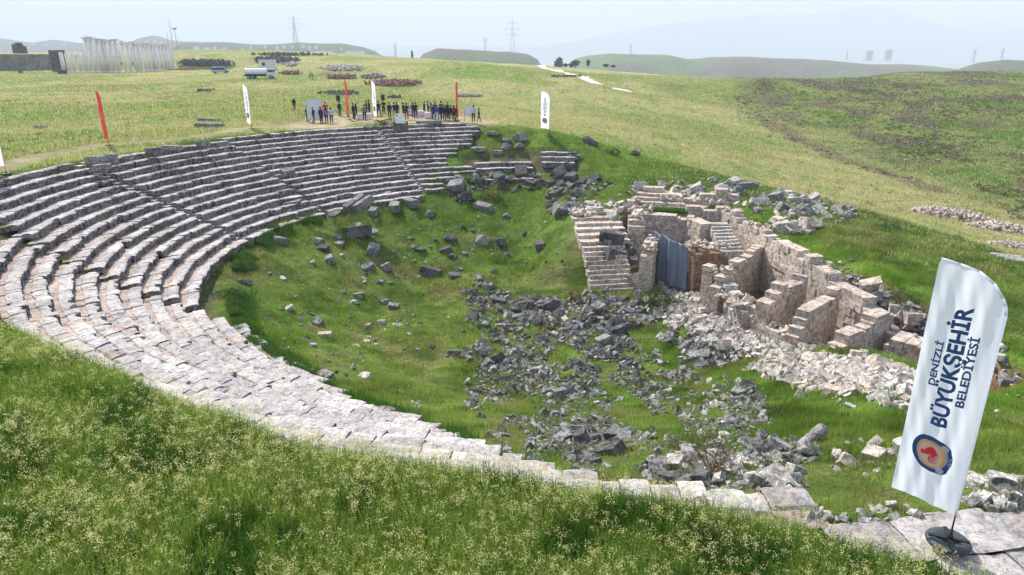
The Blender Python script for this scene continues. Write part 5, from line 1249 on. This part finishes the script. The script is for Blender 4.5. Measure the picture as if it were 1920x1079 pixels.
shrub(1665, 430, 1.2, .5, 900, (.05, .11, .025), 'low green bush in the field left of the stone heaps')
shrub(1290, 520, .6, .5, 500, (.05, .11, .025), 'small green plant at the foot of the tarpaulin')
shrub(1700, 565, 1.0, .6, 900, (.07, .13, .03), 'green weeds growing in the trench behind the stage wall')
shrub(730, 236, 2.2, .7, 2200, (.07, .11, .03), 'low green brown bushes growing on the top row left of the small white sign', .1)
# grass strip on the terrace
n = 5000; a = at(1215, 396, -13.7); b = at(1290, 400, -13.7); u = rng.uniform(0, 1, n); v = rng.uniform(0, 1.2, n)
x = a[0]+(b[0]-a[0])*u; y = a[1]+(b[1]-a[1])*u+v-.2
soup('grass', [tri_blades(x, y, np.full(n, -13.76), rng.uniform(.2, .5, n), np.full(n, .05), rng.uniform(.1, .5, n), vary(np.tile(np.array([[.09, .19, .03]]), (n, 1)), .4))], M['veg'], 'strip of tall bright grass on the stage terrace', 'grass')
# ------------------------------------------------------------------ things in the distance
def hills(name, prof, d, depth, col, seed, base=-120, label=None):
    """a ridge of real depth whose skyline passes through the given sky points at distance d"""
    pts = np.array([atd(px, py, d) for px, py in prof]); xs = np.linspace(pts[0, 0], pts[-1, 0], 220); top = np.interp(xs, pts[:, 0], pts[:, 2])
    nv = 34; V = []; 
    rough = (fbm(xs*12/d, xs*0+seed, seed, 5)-.47)*d*.004
    fade = np.minimum(np.clip((xs-xs[0])/(depth*.5), 0, 1), np.clip((xs[-1]-xs)/(depth*.5), 0, 1))**.5
    zt = (top+rough)
    for j in range(nv+1):
        v = j/nv*2-1; prof_ = np.cos(v*math.pi/2)**1.0; yy = d+v*depth
        er = (fbm(xs*30/d, xs*0+v*3, seed+3, 5)-.47)*prof_*(1-prof_)*2.5
        z = base+(zt-base)*np.clip(prof_+er*.35, 0, 1.02)
        V.append(np.stack([xs, np.full_like(xs, yy), z], 1))
    V = np.array(V).reshape(-1, 3); q = np.arange(len(V)).reshape(nv+1, 220)
    F_ = np.stack([q[:-1, :-1], q[:-1, 1:], q[1:, 1:], q[1:, :-1]], -1).reshape(-1, 4)
    cn = fbm(V[:, 0]*14/d, V[:, 1]*20/d, seed+9, 5)[:, None]; c = np.array(col[0])*(1-sstep(.38, .58, cn))+np.array(col[1])*sstep(.38, .58, cn)
    o = npmesh(name, V, F_, M['ground'], None, c, True); return tag(o, kind='structure')
GR = ((.10, .14, .04), (.12, .10, .07)); BR = ((.10, .11, .06), (.09, .08, .06))
hills('hills', [(-160, 76), (0, 72), (60, 79), (100, 74), (150, 82), (250, 82), (270, 71), (290, 67), (312, 75), (345, 79), (400, 80), (500, 86), (560, 90)], 2600, 300, BR, 301)
hills('hills', [(330, 90), (345, 80), (420, 79), (470, 84), (520, 83), (560, 79), (600, 83), (640, 83), (680, 89), (700, 96), (716, 105), (730, 125)], 1700, 220, ((.08, .11, .04), (.09, .08, .06)), 302)
hills('hills', [(780, 118), (795, 100), (820, 90), (880, 93), (930, 97), (955, 97), (990, 102), (1008, 112), (1018, 130)], 1300, 170, GR, 303)
hills('hills', [(1060, 125), (1080, 111), (1100, 105), (1150, 100), (1250, 104), (1290, 112), (1340, 108), (1400, 106), (1480, 110), (1540, 114), (1600, 118), (1680, 120), (1740, 124), (1800, 132)], 1500, 260, ((.13, .18, .06), (.14, .12, .09)), 304)
hills('hills', [(1800, 140), (1815, 130), (1850, 117), (1890, 113), (1920, 115), (2020, 116), (2080, 130)], 1150, 170, BR, 305)
hills('mountains', [(-700, 100), (-300, 84), (0, 90), (300, 86), (600, 92), (850, 84), (1000, 88), (1100, 72), (1180, 58), (1250, 45), (1330, 36), (1420, 30), (1500, 28), (1560, 21), (1610, 13), (1640, 10), (1665, 13), (1700, 28), (1760, 46), (1800, 50), (1860, 42), (1920, 52), (2000, 62), (2300, 80), (2700, 95)], 9600, 700, ((.07, .09, .05), (.09, .09, .08)), 306, -200)
# white track
def track(pts, w, name, mat, dz=.12):
    P3 = [hit(*p) for p in pts]; Q = []
    for i in range(len(P3)-1):
        for t_ in np.linspace(0, 1, 24, endpoint=False): Q.append(P3[i]*(1-t_)+P3[i+1]*t_)
    Q = np.array(Q+[P3[-1]]); d = np.gradient(Q[:, :2], axis=0); d /= np.linalg.norm(d, axis=1)[:, None]; nn = np.stack([-d[:, 1], d[:, 0]], 1); V = []
    for k in range(5):
        o_ = (k/4-.5)*w; xy = Q[:, :2]+nn*o_*(1+.25*np.sin(np.arange(len(Q))*.7))[:, None]; V.append(np.column_stack([xy, H(xy[:, 0], xy[:, 1])+dz]))
    V = np.array(V); m_ = V.shape[1]; q = np.arange(5*m_).reshape(5, m_)
    F_ = np.stack([q[:-1, :-1], q[:-1, 1:], q[1:, 1:], q[1:, :-1]], -1).reshape(-1, 4)
    return tag(npmesh(name, V.reshape(-1, 3), F_, mat, None, None, True), kind='structure')
chalk = plain('chalky_gravel', (.62, .58, .52), .9, 0, .2, .5)
track([(1011, 123), (1018, 126), (1045, 134), (1072, 141), (1095, 147), (1112, 155), (1121, 159)], 4.2, 'path', chalk)
track([(1148, 166), (1165, 169), (1181, 174)], 2.6, 'path', chalk)
# pylons
def pylon(px, yb, yt, height, label, name='pylon'):
    f = (yb-yt)/F; d = height/f*1.0; p = atd(px, yb, d); t = MB(); Hh = height; w0, w1 = Hh*.085, Hh*.018; lw = max(.07, d*.00017)
    def wd(z): return w0+(w1-w0)*min(1, z/(Hh*.8))
    for sx_, sy_ in ((-1, -1), (1, -1), (1, 1), (-1, 1)): t.bar((sx_*w0, sy_*w0, 0), (sx_*w1, sy_*w1, Hh*.8), lw, 4); t.bar((sx_*w1, sy_*w1, Hh*.8), (0, 0, Hh), lw, 4)
    nb = 9
    for k in range(nb):
        za, zb = Hh*.8*k/nb, Hh*.8*(k+1)/nb; a, b = wd(za), wd(zb)
        for (s1, s2) in (((-1, -1), (1, -1)), ((1, -1), (1, 1)), ((1, 1), (-1, 1)), ((-1, 1), (-1, -1))):
            t.bar((s1[0]*a, s1[1]*a, za), (s2[0]*b, s2[1]*b, zb), lw*.6, 4); t.bar((s2[0]*a, s2[1]*a, za), (s1[0]*b, s1[1]*b, zb), lw*.6, 4)
    e_ = empty(name, p); tag(e_, label, 'pylon', None); t.build('lattice_mast', M['steel'], e_)
    for z, w in ((.70, .13), (.82, .16), (.93, .11)):
        c = MB(); c.bar((-Hh*w, 0, Hh*z), (Hh*w, 0, Hh*z), lw, 4); c.bar((-Hh*w, 0, Hh*z), (0, 0, Hh*(z+.05)), lw*.6, 4); c.bar((Hh*w, 0, Hh*z), (0, 0, Hh*(z+.05)), lw*.6, 4)
        for s_ in (-1, 1): c.bar((s_*Hh*w*.95, 0, Hh*z), (s_*Hh*w*.95, 0, Hh*(z-.05)), lw*.9, 5)
        c.build('cross_arm', M['steel'], e_)
pylon(961, 130, 48, 36, 'tall grey lattice pylon right of the centre, nearest of the pylons')
pylon(557, 108, 39, 36, 'lattice pylon on the left behind the parked vehicles')
pylon(910, 100, 74, 34, 'small far lattice pylon left of the nearest pylon'); pylon(742, 110, 83, 34, 'small far lattice pylon above the green mound')
pylon(1824, 118, 95, 34, 'faint far lattice pylon standing on the right hand hill'); pylon(1876, 118, 93, 34, 'faint far lattice pylon near the right edge'); pylon(1587, 112, 97, 30, 'tiny far pylon left of the two tower blocks')
pylon(1182, 104, 86, 30, 'tiny far pylon over the green hills'); 
def mast(px, yb, yt, d, label, head=False):
    p = atd(px, yb, d); h = (yb-yt)/F*d; e_ = empty('mast', p); tag(e_, label, 'mast'); m = MB(); m.bar((0, 0, 0), (0, 0, h), max(.12, d*.0005), 6, max(.08, d*.0003)); m.build('pole', M['steel'], e_)
    if head: m = MB(); m.lathe([(.3, h-1.2), (1.2, h-.8), (1.3, h), (.2, h+.2)], n=10); m.build('lamp_head', M['steel'], e_)
mast(325, 92, 42, 420, 'tall thin mast, left of two above the columns'); mast(333, 94, 57, 420, 'floodlight mast with a round head right of the thin mast', True)
mast(317, 92, 65, 480, 'shorter mast just above the right end of the colonnade'); mast(164, 92, 68, 500, 'thin mast rising left of the tallest columns'); mast(773, 108, 94, 420, 'short dark post on the ridge of the green mound')
# columns
def column(px, yb, yt, label, w=1.45, cap=True):
    z = -7.0; p = at(px, yb, z); d = float(p[1]); p[2] = float(H(p[0], p[1]))-.1; h = (yb-yt)/F*d*1.02; e_ = empty('column', p); tag(e_, label, 'column', 'standing columns of the colonnade')
    a = MB(); a.box((0, 0, .2), (w*1.35, w*1.35, .4)); a.lathe([(w*.62, .4), (w*.66, .5), (w*.6, .62), (w*.5, .7)], n=16); a.build('base', M['new_marble'], e_)
    s_ = MB(); s_.lathe([(w*.5, .6), (w*.49, h*.4), (w*.43, h-1.0)], n=16); s_.build('shaft', M['new_marble'], e_, True)
    if cap: c = MB(); c.lathe([(w*.43, h-1.05), (w*.5, h-.8), (w*.68, h-.35)], n=12); c.box((0, 0, h-.16), (w*1.5, w*1.5, .32)); c.build('capital', M['new_marble'], e_)
for k, (px, yb, yt, cp_) in enumerate([(121,136,97,0),(131,136,99,0),(141,136,98,0),(153,136,97,0),(163,136,96,0),(171,135,76,1),(181,135,74.5,1),(191,135,78,1),(199,135,78,1),(206,135,79,1),(215,135,80,1),(225,135,79,1),(236,134,81,1),(246,134,84,1),
        (257,134,83,1),(265,134,86,1),(273,133,87,1),(281,133,86,1),(289,133,86,1),(296,133,88,1),(303,132,88,1),(310,132,89,1),(317,132,89,1),(325,132,90,0)]):
    lb = ['first','second','third','fourth','fifth','sixth','seventh','eighth','ninth','tenth','eleventh','twelfth','thirteenth','fourteenth','fifteenth','sixteenth','seventeenth','eighteenth','nineteenth','twentieth','twenty-first','twenty-second','twenty-third','last'][k]
    column(px, yb, yt, '%s pale standing column from the left of the colonnade%s' % (lb, ', shorter and without capital' if not cp_ else ''), 1.45, bool(cp_))
for px, yt in ((176, 108), (188, 106), (212, 106), (232, 107), (252, 108), (270, 109)):
    column(px, 131, yt-8, 'pale column of the rear row glimpsed between the front ones', 1.3, False)
# retaining wall behind, panels, drums
def farwall(x0, x1, yb, yt, z, label, mat, name='stone_wall', th_=1.0, back=0):
    a = at(x0, yb, z); b = at(x1, yb, z); h = (yb-yt)/F*a[1]; a[1] += back; b[1] += back
    o = masonry(name, a, b, [(0, z+h), (1, z+h)], z-.5, th_, mat, None, (1.2, 2.4), (.5, .8), 40, .3); tag(o, label, 'wall'); return o
farwall(-30, 84, 134, 104, -7.1, 'long grey brown retaining wall at the far left of the colonnade', M['grey'], back=6)
farwall(84, 112, 136, 99, -7.0, 'darker end section of the retaining wall beside the first column', M['dark'], back=5)
farwall(428, 452, 127, 110, -6.6, 'dark square ruined wall in the field behind the blue van', M['dark'])
for px, py, lb in ((39, 138, 'green grey drum standing before the retaining wall'), (118, 139, 'dark block lying at the foot of the first column')):
    p = hit(px, py); m = MB(); m.lathe([(.7, -.2), (.75, 1.4), (.7, 1.6)], p, 14) if 'drum' in lb else m.box(p+np.array([0, 0, .6]), (2.6, 1.4, 1.5), .2, None, .95, .1); tag(m.build('drum' if 'drum' in lb else 'stone_block', M['grey'] if 'drum' in lb else M['dark']), lb, 'drum' if 'drum' in lb else 'stone block')
def ruin(px, yb, wpx, hpx, d, label, tower=0):
    p = atd(px, yb, d); s_ = d/F; items = []; w, h = wpx*s_, hpx*s_
    o = masonry('ruin', (p[0]-w/2, p[1]), (p[0]+w/2, p[1]), [(0, p[2]+h*.5), (.3, p[2]+h*.8), (.5, p[2]+h), (.75, p[2]+h*(1.1 if tower else .9)), (1, p[2]+h*.5)], p[2]-1.5, w*.3, M['dark'], None, (1, 2), (.6, .9), int(px), .8); tag(o, label, 'ruin')
ruin(37, 94, 22, 13, 320, 'lone dark ruin on the ridge at the far left'); ruin(1047, 124, 15, 15, 470, 'dark ruin with a standing pier beside the white track', 1); ruin(773, 107, 4, 10, 400, 'small upright stone on the green mound')
def tree(px, yb, wpx, hpx, d, label, col=(.03, .055, .02)):
    p = atd(px, yb, d); s_ = d/F; w, h = wpx*s_, hpx*s_; t = empty('tree', p); tag(t, label, 'tree')
    m = MB(); m.tube([(0, 0, -1), (0, 0, h*.3), (.1, 0, h*.7)], [w*.06, w*.05, w*.02], 7); m.build('trunk', M['wood'], t)
    n = 1400; u = rng.normal(size=(n, 3)); u /= np.linalg.norm(u, axis=1)[:, None]; u *= rng.uniform(.2, 1, (n, 1))**.6; lump = 1+.3*np.sin(u[:, 0]*6+px)+.3*np.sin(u[:, 2]*5)
    L_ = leaves(u[:, 0]*w*.5*lump, u[:, 1]*w*.5*lump, h*.55+u[:, 2]*h*.45, rng.uniform(.25, .5, n)*max(1, d/400), vary(np.tile(np.array([col]), (n, 1)), .5)); V = L_[0].reshape(-1, 3)
    npmesh('crown', V, np.arange(len(V)).reshape(-1, 3), M['leaf'], t, np.clip(L_[1].reshape(-1, 3), 0, 1))
tree(1079, 126, 16, 12, 460, 'broad dark tree between the ruin and the narrow tree'); tree(1102, 126, 6, 13, 460, 'narrow dark upright tree right of the broad one'); tree(1071, 127, 10, 7, 455, 'low dark bush like tree left of the broad tree')
tree(1043, 141, 5, 8, 330, 'small lone green tree beside the white track', (.05, .1, .03)); tree(1136, 126, 10, 5, 470, 'low dark tree on the skyline right of the narrow tree'); tree(1150, 127, 8, 4, 470, 'smallest dark tree on the skyline, furthest right'); tree(1060, 126, 8, 6, 462, 'dark bush at the foot of the ruin pier')
# rubble and excavations in the field
def patch(px, py, wpx, hpx, n, mat, label, size=(.4, 1.0), hh=.7):
    items = []
    for _ in range(n):
        a, b = rnd.gauss(0, .42), rnd.gauss(0, .42)
        if a*a+b*b > 1: continue
        p = hit(px+a*wpx/2, py+b*hpx/2)
        if p is None: continue
        items.append((p[0], p[1], p[2]+hh*rnd.uniform(0, .6), rnd.uniform(*size)))
    o = rock_soup('stone_rubble', items, mat, label, 'rubble')
    if not o: print('EMPTY', label)
    return o
brick = plain('reddish_earth_rubble', (.24, .13, .10), .95, 0, .35, .4)
patch(640, 130, 90, 10, 420, M['white'], 'pale tumbled blocks on the hillside behind the gathering', (.5, 1.2))
patch(738, 158, 110, 12, 900, brick, 'reddish excavated rubble patch behind the gathering', (.3, .8), .9)
patch(640, 147, 60, 7, 380, brick, 'reddish excavation bank left of the larger patch', (.4, .9), 1.0)
patch(700, 146, 50, 8, 200, M['grey'], 'grey stones between the two red excavation patches', (.4, 1.0))
patch(880, 182, 56, 5, 200, M['grey'], 'low strip of purple grey stones above the dense crowd', (.25, .6), .3)
patch(640, 176, 90, 8, 260, M['dark'], 'dark low stones behind the two loudspeakers', (.3, .7), .3)
patch(740, 185, 34, 5, 90, M['dark'], 'dark stones above the small white sign', (.3, .7), .4)
patch(385, 121, 110, 9, 700, M['dark'], 'dark ruined walls stretching behind the blue van', (.5, 1.3), 2.0)
patch(520, 115, 90, 12, 600, M['dark'], 'dark heaps of ruins on the hillside below the left pylon', (.5, 1.3), 1.5)
patch(545, 122, 40, 8, 120, M['white'], 'pale stones among the ruins below the left pylon', (.5, 1.1), 1.0)
patch(540, 104, 150, 4, 260, M['dark'], 'dark line of rubble along the skyline of the left hillside', (.5, 1.3), 1.0)
patch(545, 139, 50, 6, 150, brick, 'reddish rubble right of the tanker lorry', (.4, 1.0), .8)
patch(75, 240, 36, 5, 60, M['grey'], 'few grey stones in the grass left of the red flag', (.15, .35), .1)
patch(1065, 144, 70, 3, 90, M['dark'], 'thin line of dark stones below the white track', (.3, .7), .4)
patch(385, 171, 36, 5, 60, M['dark'], 'few dark stones in the field beneath the vans', (.3, .6), .2)
patch(1100, 124, 120, 3, 160, M['dark'], 'dark scattered ruins along the skyline around the narrow tree', (.5, 1.2), 1.0)
patch(340, 131, 120, 4, 200, brick, 'reddish earth bank right of the colonnade', (.3, .8), .3)
# vehicles
def wheels(e_, spots, r_, w):
    for (x, y) in spots:
        m = MB(); m.bar((x, y-w/2, r_), (x, y+w/2, r_), r_, 18); o = m.build('wheel', M['rubber'], e_)
        h_ = MB(); h_.bar((x, y-w/2-.02, r_), (x, y+w/2+.02, r_), r_*.5, 12); h_.build('rim', M['steel'], o)
glass = plain('dark_glass', (.02, .03, .04), .15)
vanb = plain('blue_car_paint', (.06, .13, .30), .35, .2, .05)
p = at(413, 137, -6.6); p[2] = float(H(p[0], p[1])); v = empty('van', p, .15); tag(v, 'blue and silver van parked in the field beside the dark square ruin', 'van')
prof = [(-2.6, .45), (-2.7, .9), (-2.55, 1.15), (-2.35, 1.9), (-2.2, 2.1), (1.1, 2.15), (1.45, 2.0), (2.0, 1.25), (2.65, 1.05), (2.8, .8), (2.75, .45)]
m = MB(); n_ = len(prof); m.add([(x, -.85, z) for x, z in prof]+[(x, .85, z) for x, z in prof], [tuple(range(n_))[::-1], tuple(range(n_, 2*n_))]+[(i, (i+1) % n_, n_+(i+1) % n_, n_+i) for i in range(n_)])
o = m.build('body', vanb, v); bv = o.modifiers.new('b', 'BEVEL'); bv.width = .08; bv.segments = 2
m = MB(); m.box((-.3, 0, .85), (4.4, 1.74, .55)); m.build('lower_panel', plain('silver_paint', (.45, .47, .5), .4, .3, .05), v)
for x0, x1 in ((-2.1, -1.1), (-1.0, .1), (.2, 1.3)):
    m = MB(); m.box(((x0+x1)/2, 0, 1.62), (x1-x0, 1.73, .5)); m.build('window', glass, v)
m = MB(); m.add([(1.52, -.7, 1.95), (1.52, .7, 1.95), (2.05, .75, 1.30), (2.05, -.75, 1.30)], [(0, 1, 2, 3)]); m.build('windscreen', glass, v)
wheels(v, [(-1.7, -.78), (1.75, -.78), (-1.7, .78), (1.75, .78)], .36, .22)
p = at(488, 147, -7.0); p[2] = float(H(p[0], p[1])); v = empty('tanker_lorry', p, .05); tag(v, 'white tanker lorry with a rounded tank parked in the field', 'lorry')
m = MB(); m.bar((-4.0, 0, 1.95), (2.0, 0, 1.95), .95, 26); m.build('tank', M['white_paint'], v, False)
m = MB(); m.box((-.6, 0, .85), (8.2, .9, .3)); m.box((-1.0, 0, 1.15), (5.6, 1.9, .25)); m.build('chassis', M['black'], v)
m = MB(); m.box((3.2, 0, 1.75), (1.9, 2.2, 2.1), 0, None, .93); m.build('cab', M['board'], v); m = MB(); m.box((3.35, 0, 2.15), (1.4, 2.16, .6)); m.box((4.08, 0, 2.15), (.12, 1.8, .62)); m.build('cab_window', glass, v)
m = MB(); m.box((-1, 0, 2.93), (4.6, .5, .06)); m.build('walkway', M['steel'], v)
wheels(v, [(-3.0, -1.0), (-1.8, -1.0), (3.2, -1.0), (-3.0, 1.0), (-1.8, 1.0), (3.2, 1.0)], .5, .3)
p = at(498, 139, -6.9); p[2] = float(H(p[0], p[1])); v = empty('site_hut', p, .05); tag(v, 'pale grey flat roofed site hut behind the tanker lorry', 'hut')
m = MB(); m.box((1, 0, 1.7), (5.2, 2.6, 3.4)); m.build('wall', M['board'], v); m = MB(); m.box((1, 0, 3.46), (5.5, 2.9, .12)); m.build('roof', M['steel'], v); m = MB(); m.box((0, -1.31, 2.1), (1.0, .05, .9)); m.build('window', glass, v)
# far buildings
def block(px, yb, wpx, hpx, d, label, name='building', group=None, roof=True, rows=0):
    p = atd(px, yb, d); s_ = d/F; w, h = wpx*s_, hpx*s_; e_ = empty(name, p); tag(e_, label, 'building', group)
    m = MB(); m.box((0, 0, h/2-3), (w, w*.7, h+6)); m.build('wall', M['steel' if rows else 'board'], e_)
    m = MB(); m.box((0, 0, h+s_*.25), (w*1.06, w*.76, s_*.6)); m.build('roof', M['board' if rows else 'white'], e_)
    for k in range(rows):
        q = MB()
        q.box((0, -w*.35-.1, h*(k+.5)/rows), (w*.8, .3, h/rows*.4)); q.build('window_band', glass, e_)
block(1627, 112, 12, 15, 3200, 'left of two hazy grey tower blocks on the right horizon', 'tower_block', None, True, 10); block(1663, 112, 12, 16, 3200, 'right of two hazy grey tower blocks on the right horizon', 'tower_block', None, True, 10)
hz = [(368, 88, 8), (388, 90, 9), (402, 89, 5), (420, 90, 5), (470, 88, 4), (497, 86, 4), (520, 88, 5), (532, 85, 4), (548, 86, 4), (568, 85, 4), (580, 88, 4), (592, 87, 5), (607, 97, 26), (665, 97, 30), (640, 90, 3), (455, 91, 4), (275, 78, 5), (290, 76, 4), (62, 82, 4), (120, 83, 4), (85, 84, 4), (302, 80, 4)]
for k, (px, yb, w) in enumerate(hz): block(px, yb, w*1.0, 1.1, 1480 if px > 340 else 2300, 'tiny pale building on the hazy hills behind the left field' if w < 20 else ('long white roofed shed on the hill, left of two' if px < 640 else 'long white roofed shed on the hill, right of two'), 'building', 'buildings on the far hills' if w < 20 else None)
# ------------------------------------------------------------------ haze
hb = MB(); hb.box((0, 3400, 250), (30000, 24000, 1000)); hz_o = hb.build('haze', None)
hm, hn, _b = newmat('air'); hn.nodes.remove(_b); pv = hn.nodes.new('ShaderNodeVolumePrincipled'); pv.inputs['Color'].default_value = (.76, .84, 1.0, 1); pv.inputs['Density'].default_value = 2.9e-4; pv.inputs['Anisotropy'].default_value = .0
hn.links.new(pv.outputs[0], hn.nodes['Material Output'].inputs['Volume']); hz_o.data.materials.clear(); hz_o.data.materials.append(hm); tag(hz_o, 'pale blue haze thickening towards the horizon', 'haze', None, 'stuff')
